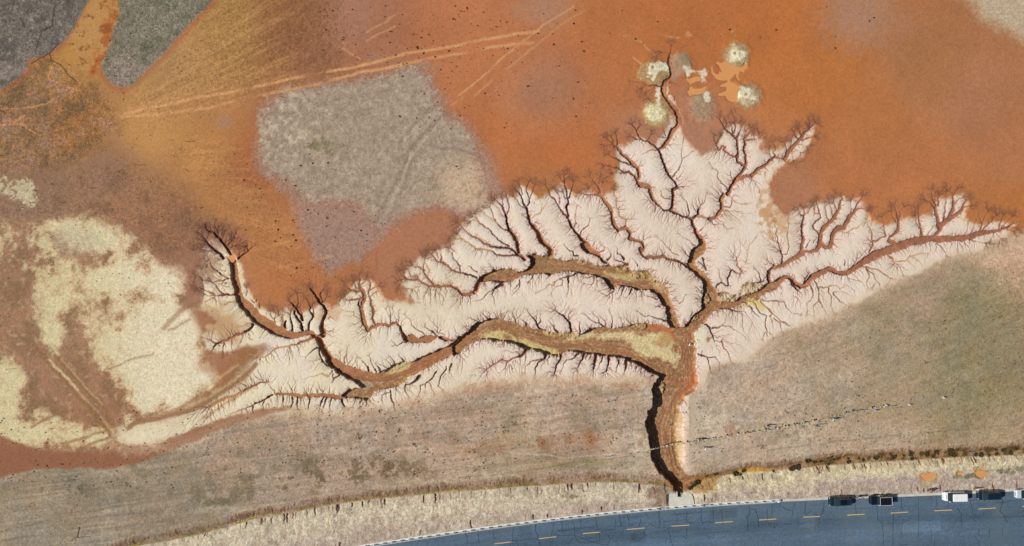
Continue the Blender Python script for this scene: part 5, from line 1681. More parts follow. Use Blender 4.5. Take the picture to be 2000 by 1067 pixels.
cc = np.ones((nr * nc, 4), np.float32); cc[:, :3] = (lin(RC) / KL).reshape(-1, 3); ca.data.foreach_set("color", cc.ravel())
am = gm.copy(); am.name = "asphalt"; am.node_tree.nodes["Principled BSDF"].inputs["Roughness"].default_value = .85
me.materials.append(am)
road = link(bpy.data.objects.new("road", me)); road["kind"] = "structure"
def road_z(u, v):
    o = v - float(edge_v(u))
    return .03 + .10 * min(1, max(0, o / 30)) * (1 - min(1, max(0, (o - 60) / 60)))

def strip(name, us, o0, o1, z0, z1, mat, wob=0):
    bm = bmesh.new(); prev = None
    for i, u in enumerate(us):
        e = float(edge_v(u)); w = random.uniform(-wob, wob)
        ring = [bm.verts.new(((u - 1000) / S, (533.5 - e - o) / S, z)) for o, z in ((o0 + w, z0), (o0 + w, z1), (o1, z1), (o1, z0))]
        if prev:
            for k in range(4): bm.faces.new((prev[k], prev[(k + 1) % 4], ring[(k + 1) % 4], ring[k]))
        else: bm.faces.new(ring)
        prev = ring
    bm.faces.new(prev[::-1])
    o = bm_obj(name, bm, mat); o["kind"] = "structure"; return o
strip("kerb", list(np.arange(-200, 1524, 6)), -4.6, 1.0, -.4, .085, M_("whitewashed_kerb", (214, 214, 208), .8, var=.08, scale=1.2), .3)
strip("kerb", list(np.arange(1524, 2400, 4)), -4.2, .8, -.4, .075, M_("worn_kerb", (196, 192, 180), .9, var=.14, scale=1.0), .5)
strip("kerb", list(np.arange(-200, 2600, 20)), 186, 191, -.4, .085, M_("worn_kerb", (196, 192, 180)), .3)

def flat_lines(name, lines, mat, zoff):
    bm = bmesh.new()
    for pts, w in lines:
        prev = None
        for i, (u, v) in enumerate(pts):
            a = pts[max(0, i - 1)]; b = pts[min(len(pts) - 1, i + 1)]
            L = math.hypot(b[0] - a[0], b[1] - a[1]) or 1
            nx, ny = -(b[1] - a[1]) / L * w / 2, (b[0] - a[0]) / L * w / 2
            z = road_z(u, v) + zoff
            e = (bm.verts.new(W(u + nx, v + ny, z)), bm.verts.new(W(u - nx, v - ny, z)))
            if prev: bm.faces.new((prev[0], prev[1], e[1], e[0]))
            prev = e
    o = bm_obj(name, bm, mat); o["kind"] = "structure"; return o
def sub(pts, st=4.0, wob=0.0):
    out = [pts[0]]
    for i in range(len(pts) - 1):
        L = math.hypot(pts[i + 1][0] - pts[i][0], pts[i + 1][1] - pts[i][1]); n = max(1, int(L / st))
        for j in range(1, n + 1):
            t = j / n
            out.append((pts[i][0] + (pts[i + 1][0] - pts[i][0]) * t + random.uniform(-wob, wob), pts[i][1] + (pts[i + 1][1] - pts[i][1]) * t + random.uniform(-wob, wob)))
    return out
DASH = [(966,1062,999,1058),(1052,1052,1086,1048),(1138,1042,1172,1039),(1224,1034,1259,1031),(1311,1027.5,1346,1025.5),(1396,1021,1431,1018.5),(1482,1015.5,1516,1013.5),(1568,1010,1602,1008.5),(1654,1006,1688,1004),(1739,1002,1773,1000),(1824,997.5,1859,996),(1910,994,1944,992),(1996,989,2030,987.5),(2082,985,2116,983.5),(880,1073,914,1069)]
flat_lines("road_marking", [([(a, b), ((a + c) / 2, (b + d) / 2), (c, d)], 1.7) for a, b, c, d in DASH], M_("yellow_paint", (200, 172, 116), .8, var=.22, scale=5), .012)
CR_ = {(1600, 853, .2006): """50 630 40 690 15 760 -10 810
60 680 45 700 38 750
345 640 352 700 358 750
555 670 565 740 562 795 605 835 615 900 622 980 628 1066
720 750 716 850 714 960 716 1066
800 595 797 650 800 700 810 718
880 818 830 822 805 835 800 900 802 970 790 985
965 590 960 700 966 800 963 900 966 970 950 995
1136 580 1138 620 1145 670
1265 640 1250 670 1247 700
1335 695 1380 750 1378 800 1387 865
1465 600 1472 650 1488 700 1485 750 1520 790 1550 790
1455 765 1490 795 1530 830
1500 745 1535 780
1780 595 1782 640 1760 700 1755 730 1790 755 1805 800 1828 838
1660 630 1600 660 1560 670
1598 725 1590 780
1548 900 1545 950 1565 955
1510 960 1530 1000 1560 1025 1558 1066
1660 890 1650 960 1640 980
1784 870 1780 960 1770 972
1090 900 1088 1015
1068 840 1070 870
1118 1015 1120 1066
1188 860 1190 880
780 1060 820 1052 860 1045""", (900, 880, .2): """40 800 60 850 65 905
170 790 172 880 185 905
312 765 318 830 325 855 345 862
520 745 510 780 505 880
730 720 728 780 755 835
760 860 770 930
900 720 905 760 888 800 885 830 865 860 875 930
980 685 990 740 995 810
1085 695 1110 730 1112 815
1165 670 1175 730
1315 650 1330 740 1350 790 1355 900
1510 670 1505 730
1550 630 1565 735
1625 625 1640 690
1760 665 1735 750
1932 585 1930 640 1945 720 1930 755 1890 745 1850 712 1820 730 1790 785 1750 790 1690 795
1690 800 1680 860 1700 885 1760 865 1795 825 1780 795
480 895 495 880 540 880 545 905 510 910 490 900
495 885 560 880 640 870 760 858
900 815 960 825 1020 830 1090 822 1150 840 1250 880 1380 920 1430 920 1455 870 1435 815
1370 800 1410 775 1470 770 1505 765 1500 735 1580 740 1680 730
1010 895 1060 905 1085 860 1120 840 1145 885 1170 900
480 900 485 935
555 890 560 935
610 910 640 915 650 935""", (1200, 950, .2): """435 250 438 330 442 380 425 402
50 285 65 380
125 275 142 335
255 320 238 400
588 240 600 275 610 265 612 350
710 245 700 330 720 350 775 357
845 215 848 340 862 370
962 215 963 335
1040 230 1055 330 1057 378
1312 190 1318 270 1300 300 1300 440
1280 310 1310 290
1285 400 1310 380
1325 220 1370 220 1390 270 1405 330 1405 405
1490 210 1492 320 1478 360
1540 175 1535 268
1555 365 1562 418
1760 165 1740 240 1735 288
1640 200 1680 225 1725 240
1868 160 1855 260 1870 275 1915 240
1950 262 1990 285
1650 367 1730 367
1790 368 1850 356
520 410 540 470 550 530 570 585
703 395 706 518 665 480
890 475 930 510 925 480 960 505 970 470
1580 215 1610 200 1630 198
1590 225 1610 235
862 350 900 345 975 352
1997 340 1990 400"""}
cl = []
random.seed(3)
for (tx, ty, sc), txt in CR_.items():
    for ln in txt.splitlines():
        v = list(map(float, ln.split()))
        pts = [(tx + v[i] * sc, ty + v[i + 1] * sc) for i in range(0, len(v) - 1, 2)]
        cl.append((sub(pts, 3, .25), random.choice((.6, .75, 1.0))))
flat_lines("road_crack", cl, M_("crack_tar", (44, 58, 74), .7, var=.2), .018)

# ------------------------------------------------------------------ guard rail
gx0, gx1 = 694.0, 1516.0
g = empty("guardrail", W(1120, float(edge_v(1120)) - 1.5, .085), "long white steel guardrail on short posts along the kerb of the asphalt road", "guardrail")
gl = g.location
white = M_("galvanised_white", (222, 224, 224), .45, .1, .5, .06)
us = np.arange(gx0, gx1, 8.6)
for side, (bn, zc) in {"rail_beam": (None, .60)}.items() if False else {"rail_beam": (0, .60)}.items():
    bm = bmesh.new(); prev = None
    prof = [(-.02, -.15), (.05, -.11), (-.01, -.03), (-.01, .03), (.05, .11), (-.02, .15), (-.035, .15), (-.035, -.15)]
    for u in us:
        e = float(edge_v(u)) - .6
        ring = [bm.verts.new(Vector(((u - 1000) / S, (533.5 - e) / S - a, .10 + zc + b)) - gl) for a, b in prof]
        if prev:
            for k in range(len(prof)): bm.faces.new((prev[k], prev[(k + 1) % len(prof)], ring[(k + 1) % len(prof)], ring[k]))
        else: bm.faces.new(ring)
        prev = ring
    bm.faces.new(prev[::-1])
    bm_obj("rail_beam", bm, white, g)
post0 = None
for i, u in enumerate(np.arange(gx0 + 3, gx1, 17.2)):
    e = float(edge_v(u)) - 1.9
    loc = Vector(((u - 1000) / S, (533.5 - e) / S, .07)) - gl
    if post0 is None:
        bm = bmesh.new(); box(bm, 0, 0, .37, .17, .17, .74); box(bm, 0, -.02, .60, .14, .22, .18)
        bmesh.ops.bevel(bm, geom=bm.edges, offset=.012, segments=1)
        p = bm_obj("post", bm, white, g); post0 = p
    else:
        p = post0.copy(); scene.collection.objects.link(p); p.parent = g
    p.location = loc
bm = bmesh.new()
e = float(edge_v(1518))
c = Vector(((1520 - 1000) / S, (533.5 - e + .5) / S, .55)) - gl
tube(bm, [c + Vector((-.35, 0, 0)), c + Vector((0, .04, 0)), c + Vector((.2, .12, -.05)), c + Vector((.28, .3, -.1))], .17, 8)
bm_obj("end_terminal", bm, white, g, True)
for u, v, lab in ((1288, 992.3, "short dark marker post on the verge left of the concrete apron"), (1374, 985.5, "short dark marker post on the verge right of the concrete apron")):
    t = empty("marker_post", W(u, v, hgt(u, v) - .03), lab, "post")
    bm = bmesh.new(); box(bm, 0, 0, .45, .2, .2, .9); bmesh.ops.bevel(bm, geom=bm.edges, offset=.02, segments=1); bm_obj("shaft", bm, M_("weathered_concrete", (126, 112, 98)), t)
    bm = bmesh.new(); box(bm, 0, 0, .93, .26, .26, .06); bm_obj("cap", bm, M_("dark_cap", (70, 58, 54)), t)

# ------------------------------------------------------------------ concrete apron with its culvert
tx, ty, sc = 1170, 860, .15
AP = [(918,865),(918,780),(922,720),(940,702),(985,688),(1028,683),(1030,720),(1030,748),(1082,746),(1086,715),(1110,690),(1160,690),(1205,705),(1225,740),(1240,800),(1240,840),(1080,852)]
t = empty("culvert_apron", W(1331, 980, 0), "pale concrete apron with a square inlet notch at the foot of the main gully", "culvert")
bm = bmesh.new()
top = []; bot = []
for x, y in AP:
    u, v = tx + x * sc, ty + y * sc
    z = .07 - .75 * min(1, max(0, (990 - v) / 28))
    p = W(u, v, z) - t.location
    top.append(p); bot.append(p - Vector((0, 0, .5)))
loft(bm, [bot, top], False)
from mathutils.geometry import tessellate_polygon
tv = [bm.verts.new(p) for p in top]
for tri in tessellate_polygon([top]): bm.faces.new([tv[i] for i in tri])
bmesh.ops.remove_doubles(bm, verts=bm.verts, dist=.0005)
slab = bm_obj("slab", bm, M_("apron_concrete", (206, 204, 192), .9, var=.10, scale=.9), t)
bm = bmesh.new()
c = W(1328.5, 973.2, -1.35) - t.location
tube(bm, [c + Vector((0, 0.2, 0)), c + Vector((.1, -3.2, -.1))], .42, 12)
bm_obj("pipe", bm, M_("culvert_pipe", (92, 84, 78)), t, True)
for (x0, y0, x1, y1) in ((1324.2, 963, 1324.2, 972.6), (1332.6, 964, 1332.6, 972.2)):
    a = W(x0, y0, 0); b = W(x1, y1, 0); m_ = (a + b) / 2 - t.location
    bm = bmesh.new(); box(bm, m_.x, m_.y, -1.2, .14, abs(a.y - b.y), 1.4)
    bm_obj("inlet_wall", bm, M_("apron_concrete_dark", (150, 140, 126)), t)  # inlet walls in a darker concrete colour than the slab

# ------------------------------------------------------------------ pools of muddy water
def poly_obj(name, P, z, mat, thick=.02):
    bm = bmesh.new()
    top = [W(u, v, z) for u, v in P]
    tv = [bm.verts.new(p) for p in top]
    for tri in tessellate_polygon([top]): bm.faces.new([tv[i] for i in tri])
    return bm_obj(name, bm, mat)
mud = M_("muddy_water", (214, 150, 94), .28, 0, .25, .04, .5)
for lab, z0, P in PUD:
    n = len(P); Q = []
    for i in range(n):        # soften the outline
        a = P[i]; b = P[(i + 1) % n]
        Q += [(a[0] * .8 + b[0] * .2, a[1] * .8 + b[1] * .2), (a[0] * .2 + b[0] * .8, a[1] * .2 + b[1] * .8)]
    o = poly_obj("water", Q, z0 + .012, mud); o["kind"] = "structure"; o["label"] = lab

# ------------------------------------------------------------------ cars
glass = M_("tinted_glass", (24, 44, 52), .06, 0, .6, .05, 2, 0, False)
tyre = M_("tyre_rubber", (40, 38, 40), .9); rimm = M_("alloy_rim", (150, 152, 156), .35, .8, .5)
def wheel(parent, x, y, r=.35, w=.24):
    s = 1 if y > 0 else -1
    bm = bmesh.new(); tube(bm, [(x, y - w / 2, r), (x, y + w / 2, r)], r, 20)
    o = bm_obj("wheel", bm, tyre, parent, False)
    bm = bmesh.new(); tube(bm, [(x, y + s * (w / 2 - .03), r), (x, y + s * (w / 2 + .012), r)], r * .62, 14)
    bm_obj("rim", bm, rimm, o)
def quad(name, parent, pts, mat, off=.012):
    bm = bmesh.new(); v = [Vector(p) for p in pts]
    nrm = (v[1] - v[0]).cross(v[2] - v[0]).normalized()
    c = sum(v, Vector()) / len(v)
    if nrm.dot(c - Vector((c.x * .6, 0, .9))) < 0: nrm = -nrm
    a = [p + nrm * off for p in v]
    b = [p - nrm * .02 for p in v]
    loft(bm, [b, a]); return bm_obj(name, bm, mat, parent)
def make_car(label, cat, group, u, v, L, Wd_, H, paint, style, yaw=2.5, name="parked_car"):
    z0 = .06
    t = empty(name, (0, 0, 0), label, cat, group)
    h = L / 2; w = Wd_ / 2
    belt = {'suv': 1.02, 'box': 1.12, 'van': 1.08, 'mpv': 1.05, 'sedan': .92}[style]
    hood = {'suv': .92, 'box': 1.08, 'van': 1.02, 'mpv': .98, 'sedan': .86}[style]
    c0 = {'suv': -h + 1.05, 'box': -h + 1.35, 'van': -h + .72, 'mpv': -h + .82, 'sedan': -h + 1.05}[style]     # foot of the windscreen
    r0 = c0 + {'suv': .85, 'box': .28, 'van': .62, 'mpv': .75, 'sedan': .8}[style]                            # front edge of the roof
    c1 = h - {'suv': .22, 'box': .12, 'van': .06, 'mpv': .12, 'sedan': .65}[style]
    r1 = c1 - {'suv': .42, 'box': .08, 'van': .10, 'mpv': .22, 'sedan': .75}[style]
    rf = .18 if style == 'box' else .42
    # lower body
    bm = bmesh.new()
    loft(bm, [rrect(-h + .12, h - .1, w - .08, .24, rf, .22, 5, .04), rrect(-h + .02, h - .02, w - .01, .45, rf, .24, 5, .06), rrect(-h, h, w, .66, rf, .24, 5, .06), rrect(-h + .05, h - .02, w - .01, hood - .12, rf, .24, 5, .05), rrect(-h + .14, h - .05, w - .06, hood, rf * .9, .24, 5, .04)])
    body = bm_obj("body", bm, paint, t, False)
    # shoulder under the glass
    bm = bmesh.new()
    loft(bm, [rrect(c0 - .10, c1 + .02, w - .05, hood - .01, .2, .2, 4, .12), rrect(c0, c1, w - .07, belt, .18, .18, 4, .12)])
    bm_obj("waistline", bm, paint, t)
    # bonnet with a raised middle
    bm = bmesh.new()
    loft(bm, [rrect(-h + .2, c0 - .02, w - .16, hood - .004, .24, .05, 4, .03), rrect(-h + .34, c0 - .04, w - .26, hood + .045, .24, .05, 4, .03)])
    bm_obj("bonnet", bm, paint, t)
    # cabin
    tr = w - (.10 if style == 'box' else .16 if style == 'van' else .24)
    bm = bmesh.new()
    bot = rrect(c0, c1, w - .075, belt - .002, .18, .18, 4, .12); top = rrect(r0, r1, tr, H - .05, .14, .16, 4, .06)
    loft(bm, [bot, top]); bm_obj("pillars", bm, M_("black_trim", (34, 36, 42), .5), t)
    bm = bmesh.new()
    loft(bm, [rrect(r0 - .02, r1 + .03, tr + .015, H - .075, .16, .16, 5, .07), rrect(r0, r1, tr - .02, H - .02, .15, .15, 5, .06), rrect(r0 + .12, r1 - .12, tr - .14, H + .012, .12, .12, 5, .04)])
    bm_obj("roof", bm, paint, t)
    wb = w - .10
    quad("windscreen", t, [(c0 + .02, -wb + .1, belt + .03), (c0 + .02, wb - .1, belt + .03), (r0 - .03, tr - .1, H - .10), (r0 - .03, -tr + .1, H - .10)], glass, .10 if style != 'box' else .09)
    quad("rear_window", t, [(c1, -wb + .14, belt + .12), (c1, wb - .14, belt + .12), (r1 + .02, tr - .14, H - .12), (r1 + .02, -tr + .14, H - .12)], glass, .03)
    mid = (r0 + r1) / 2
    for s in (-1, 1):
        for a0, a1, b0, b1 in ((c0 + .28, mid - .04, r0 + .06, mid - .04), (mid + .04, c1 - .28, mid + .04, r1 - .08)):
            quad("side_window", t, [(a0, s * (w - .07), belt + .04), (a1, s * (w - .07), belt + .04), (b1, s * (tr + .005), H - .12), (b0, s * (tr + .005), H - .12)], glass, .014)
        quad("door_seam", t, [(mid - .01, s * (w + .001), .45), (mid + .01, s * (w + .001), .45), (mid + .01, s * (w + .001), hood - .14), (mid - .01, s * (w + .001), hood - .14)], M_("black_trim", (34, 36, 42)), .006)
        bm = bmesh.new(); box(bm, c0 + .38, s * (w + .10), belt + .06, .12, .20, .15); bmesh.ops.bevel(bm, geom=bm.edges, offset=.03, segments=2)
        bm_obj("mirror", bm, paint if style != 'box' else white, t)
        bm = bmesh.new(); box(bm, -h + .12, s * (w - .30), .70, .22, .34, .16); bmesh.ops.bevel(bm, geom=bm.edges, offset=.04, segments=2)
        bm_obj("headlight", bm, M_("lamp_glass", (224, 228, 230), .1, 0, .8), t)
        bm = bmesh.new(); box(bm, h - .03, s * (w - .14), .85, .08, .16, .3); bmesh.ops.bevel(bm, geom=bm.edges, offset=.02, segments=1)
        bm_obj("tail_light", bm, M_("red_lens", (120, 26, 24), .2, 0, .6), t)
        for x in (-h + .85, h - .85): wheel(t, x, s * (w - .11))
    bm = bmesh.new(); box(bm, -h - .03, 0, .42, .14, Wd_ * .82, .2); bmesh.ops.bevel(bm, geom=bm.edges, offset=.05, segments=2); bm_obj("front_bumper", bm, M_("black_trim", (34, 36, 42)) if style in ('suv', 'box') else paint, t)
    bm = bmesh.new(); box(bm, h + .02, 0, .42, .12, Wd_ * .82, .2); bmesh.ops.bevel(bm, geom=bm.edges, offset=.05, segments=2); bm_obj("rear_bumper", bm, M_("black_trim", (34, 36, 42)) if style in ('suv', 'box') else paint, t)
    bm = bmesh.new(); box(bm, -h - .02, 0, .62, .05, Wd_ * .45, .14); bm_obj("grille", bm, M_("black_trim", (34, 36, 42)), t)
    if style == 'suv':
        bm = bmesh.new(); loft(bm, [rrect(r0 + .12, r0 + 1.5, tr - .18, H + .008, .06, .06, 3), rrect(r0 + .12, r0 + 1.5, tr - .18, H + .022, .06, .06, 3)]); bm_obj("sunroof", bm, M_("sunroof_glass", (18, 24, 34), .08, 0, .6), t)
        for s in (-1, 1):
            bm = bmesh.new(); tube(bm, [(r0 + .1, s * (tr - .06), H + .01), (r0 + .25, s * (tr - .06), H + .07), (r1 - .25, s * (tr - .06), H + .07), (r1 - .1, s * (tr - .06), H + .01)], .022, 6); bm_obj("roof_rail", bm, M_("brushed_rail", (150, 160, 170), .3, .7), t)
    if style == 'box':
        for k in range(9):
            x = r0 + .18 + k * (r1 - r0 - .36) / 8
            bm = bmesh.new(); box(bm, x, 0, H + .05, .035, tr * 1.9, .03); bm_obj("roof_rack_bar", bm, M_("black_trim", (34, 36, 42)), t)
        bm = bmesh.new()
        for a, b in (((r0 - .02, -tr), (r0 - .02, tr)), ((r1, -tr), (r1, tr)), ((r0, -tr), (r1, -tr)), ((r0, tr), (r1, tr))):
            tube(bm, [(a[0], a[1], H + .07), (b[0], b[1], H + .07)], .035, 6)
        bm_obj("roof_rack_frame", bm, white, t)
        bm = bmesh.new(); tube(bm, [(h + .02, 0, .98), (h + .24, 0, .98)], .38, 20); o = bm_obj("spare_wheel", bm, tyre, t)
        bm = bmesh.new(); tube(bm, [(h + .22, 0, .98), (h + .26, 0, .98)], .2, 12); bm_obj("rim", bm, rimm, o)
        for s in (-1, 1):
            for x in (-h + .85, h - .85):
                bm = bmesh.new(); box(bm, x, s * (w + .04), .74, .95, .16, .07); bmesh.ops.bevel(bm, geom=bm.edges, offset=.03, segments=1); bm_obj("wheel_arch", bm, M_("black_trim", (34, 36, 42)), t)
    if style in ('mpv',):
        for k in range(7):
            bm = bmesh.new(); box(bm, (r0 + r1) / 2, -tr + .2 + k * (2 * tr - .4) / 6, H + .012, (r1 - r0) * .82, .035, .022); bm_obj("roof_rib", bm, paint, t)
    if style == 'van':
        for x, y in ((r0 + .6, .05), (r0 + .85, -.05), (r0 + 1.75, .05), (r1 - .3, .0)):
            bm = bmesh.new(); box(bm, x, y, H + .03, .10, .07, .05); bmesh.ops.bevel(bm, geom=bm.edges, offset=.01, segments=1); bm_obj("roof_fitting", bm, M_("grey_fitting", (150, 152, 150)), t)
        bm = bmesh.new(); box(bm, -h + .42, 0, hood + .05, .06, .8, .02); bm_obj("badge_strip", bm, M_("black_trim", (34, 36, 42)), t)
    t.location = (*W(u, v)[:2], z0); t.rotation_euler = (0, 0, math.radians(yaw))
    return t
G_CAR = "cars parked along the kerb"
teal = M_("dark_teal_paint", (30, 52, 64), .22, .3, .5, .03, 1, .8)
blk = M_("black_paint", (22, 26, 38), .2, .2, .5, .03, 1, .8)
wht = M_("white_paint", (236, 238, 240), .3, 0, .5, .02, 1, .5)
nvy = M_("midnight_blue_paint", (26, 46, 66), .2, .3, .5, .03, 1, .9)
slv = M_("silver_white_paint", (212, 218, 226), .25, .2, .5, .03, 1, .7)
make_car("dark teal SUV with a long black sunroof, leftmost of the cars at the kerb", "car", G_CAR, 1638, 976.5, 4.75, 1.95, 1.70, teal, 'suv', 3)
make_car("black boxy off-road car with a white-framed roof rack and spare wheel on its tailgate", "car", G_CAR, 1715, 974.2, 4.35, 1.88, 1.84, blk, 'box', 2)
make_car("white van with a flat plain white roof", "van", G_CAR, 1859, 967.2, 4.6, 1.92, 1.95, wht, 'van', 1.2, "parked_van")
make_car("midnight blue minivan with a ribbed roof, next behind the white van", "minivan", G_CAR, 1926, 965.0, 4.7, 1.88, 1.80, nvy, 'mpv', 1.5, "parked_van")
make_car("silver-white car cut off by the right edge, last at the kerb", "car", G_CAR, 1999, 962.5, 4.5, 1.85, 1.48, slv, 'sedan', 1.5)

# ------------------------------------------------------------------ people
def skin_mesh(name, verts, edges, radii, sub_=1):
    me = bpy.data.meshes.new(name); me.from_pydata(verts, edges, []); me.update()
    o = bpy.data.objects.new(name, me); scene.collection.objects.link(o)
    md = o.modifiers.new("skin", 'SKIN'); md.use_smooth_shade = True
    for i, r in enumerate(radii): me.skin_vertices[0].data[i].radius = (r[0], r[1]) if isinstance(r, tuple) else (r, r)
    me.skin_vertices[0].data[0].use_root = True
    s = o.modifiers.new("sub", 'SUBSURF'); s.levels = sub_; s.render_levels = sub_
    dg = bpy.context.evaluated_depsgraph_get(); dg.update()
    out = bpy.data.meshes.new_from_object(o.evaluated_get(dg)); out.name = name
    bpy.data.objects.remove(o)
    return out
def person(label, u, v, heading, top, legs, hairc=(40, 32, 30), stride=.12, arm=.15, z=None, scale=1.0, arms_up=0.0):
    zz = (hgt(u, v) if z is None else z)
    rr = random.Random(int(u * 7 + v))
    sk = M_("skin", (196, 150, 120), .7); T_ = M_("cloth_%d_%d_%d" % top, top, .9, var=.08, scale=8); L_ = M_("cloth_%d_%d_%d" % legs, legs, .9, var=.08, scale=8)
    def leg(s):
        f = s * stride
        return [(s * .09, 0, .90), (s * .10, f * .45 + .03, .50), (s * .10, f - .02, .10), (s * .10, f + .13, .05)]
    def armp(s):
        f = -s * arm; up = arms_up
        return [(s * .19, 0, 1.42), (s * .25, f * .4 + .0 + up * .12, 1.16 + up * .05), (s * .24, f + .08 + up * .3, .92 + up * .2)]
    V_ = [(0, 0, .93), (0, 0, 1.10), (0, 0, 1.30), (0, 0, 1.45), (0, .01, 1.53), (0, .02, 1.62), (0, .02, 1.70)]
    R_ = [(.15, .11), (.13, .10), (.17, .11), (.11, .09), .055, (.085, .10), (.07, .085)]
    E_ = [(i, i + 1) for i in range(6)]
    V_.append((0, .13, 1.61)); R_.append(.014); E_.append((5, 7))         # nose
    for s in (-1, 1):
        b = len(V_); V_.append((s * .09, .01, 1.62)); R_.append(.016); E_.append((5, b))      # ear
        b = len(V_); P = leg(s); V_ += P; R_ += [.085, .06, .042, .035]; E_ += [(0, b), (b, b + 1), (b + 1, b + 2), (b + 2, b + 3)]
        b = len(V_); P = armp(s); V_ += P; R_ += [.055, .042, .03]; E_ += [(3, b), (b, b + 1), (b + 1, b + 2)]
        wx, wy, wz = P[2]; a = len(V_)
        V_.append((wx, wy + .02, wz - .08)); R_.append((.034, .018)); E_.append((b + 2, a))
        for k, ln in enumerate((.065, .08, .085, .075)):
            c = len(V_); yy = wy + .02 + (k - 1.5) * .02
            V_ += [(wx, yy, wz - .10), (wx - s * .02, yy + .01, wz - .10 - ln)]; R_ += [.009, .008]; E_ += [(a, c), (c, c + 1)]
        c = len(V_); V_ += [(wx - s * .01, wy + .06, wz - .08), (wx - s * .02, wy + .075, wz - .12)]; R_ += [.011, .009]; E_ += [(a, c), (c, c + 1)]
    me = skin_mesh("body", V_, E_, R_); me.materials.clear(); me.materials.append(sk)
    t = bpy.data.objects.new("person", me); scene.collection.objects.link(t); tag(t, label, "person", "visitors on foot")
    for p in me.polygons: p.use_smooth = True
    def child(name, V, E, R, mat):
        m = skin_mesh(name, V, E, R); m.materials.clear(); m.materials.append(mat)
        for p in m.polygons: p.use_smooth = True
        return link(bpy.data.objects.new(name, m), t)
    Vj = [(0, 0, .90), (0, 0, 1.10), (0, 0, 1.31), (0, 0, 1.46)]; Rj = [(.185, .14), (.165, .13), (.20, .135), (.13, .105)]; Ej = [(0, 1), (1, 2), (2, 3)]
    for s in (-1, 1):
        b = len(Vj); P = armp(s); P[2] = tuple(np.array(P[1]) * .12 + np.array(P[2]) * .88); Vj += P; Rj += [.075, .062, .048]; Ej += [(3, b), (b, b + 1), (b + 1, b + 2)]
    child("jacket", Vj, Ej, Rj, T_)
    Vt = [(0, 0, .95), (0, 0, .86)]; Rt = [(.155, .12), (.15, .12)]; Et = [(0, 1)]
    for s in (-1, 1):
        b = len(Vt); P = leg(s)[:3]; Vt += P; Rt += [.10, .075, .06]; Et += [(1, b), (b, b + 1), (b + 1, b + 2)]
    child("trousers", Vt, Et, Rt, L_)
    for s in (-1, 1):
        P = leg(s); child("shoe", [(P[2][0], P[2][1] - .03, .05), (P[2][0], P[2][1] + .08, .045), (P[2][0], P[2][1] + .17, .035)], [(0, 1), (1, 2)], [.05, .05, .035], M_("shoe_dark", (50, 44, 44)))
    bm = bmesh.new(); bmesh.ops.create_uvsphere(bm, u_segments=12, v_segments=8, radius=1)
    for vv_ in bm.verts:
        vv_.co = Vector((vv_.co.x * .098, vv_.co.y * .115 - .012, vv_.co.z * .115 + 1.685))
    bmesh.ops.delete(bm, geom=[f for f in bm.faces if f.calc_center_median().z < 1.655 or (f.calc_center_median().y > .055 and f.calc_center_median().z < 1.72)], context='FACES')
    bm_obj("hair", bm, M_("hair_%d" % hairc[0], hairc), t, True)
    for s in (-1, 1):
        bm = bmesh.new(); bmesh.ops.create_uvsphere(bm, u_segments=6, v_segments=4, radius=.011)
        for q_ in bm.verts: q_.co += Vector((s * .032, .105, 1.635))
        bm_obj("eye", bm, M_("eye_dark", (30, 26, 26)), t)
    t.location = W(u, v, zz); t.rotation_euler = (0, 0, heading); t.scale = (scale,) * 3
    return t
random.seed(9)
person("person in a white top just above the prayer flag line, east of the main gully", 1361, 857.5, -1.2, (226, 226, 230), (48, 46, 60))
person("person in a white shirt and dark trousers just below the prayer flag line", 1375.5, 874, .8, (236, 232, 232), (44, 42, 54), stride=.22)
person("person all in dark clothes standing alone above the prayer flags", 1498, 830, .2, (46, 44, 52), (40, 38, 46))
person("person in white standing down in the gully by its right bank", 1348, 673.5, 1.6, (232, 230, 230), (90, 84, 84), z=-1.5)
person("person in a tan jacket left of the white van, nearer the road", 1811, 957.5, -.6, (150, 118, 92), (44, 38, 46))
person("person in a dark jacket left of the white van, farther from the road", 1815, 955, 2.2, (58, 46, 54), (40, 36, 44))
person("person in a white coat beside the midnight blue minivan", 1903, 953, .4, (234, 226, 226), (70, 56, 60))
person("person in a blue-green jacket just behind the dark teal SUV", 1670, 969.5, 1.4, (96, 130, 140), (48, 56, 66))
person("person in a grey-green jacket walking on the kerb between the two dark cars", 1679, 968.5, -1.5, (120, 132, 132), (52, 52, 60), stride=.25)
person("person in a pinkish white top behind the black off-road car", 1733, 968, .9, (216, 196, 196), (60, 48, 56))
person("person in a pale green coat at the left end of the right-hand flag line", 1622, 817.5, 1.2, (164, 204, 160), (120, 130, 110), arms_up=.8, scale=1.05)

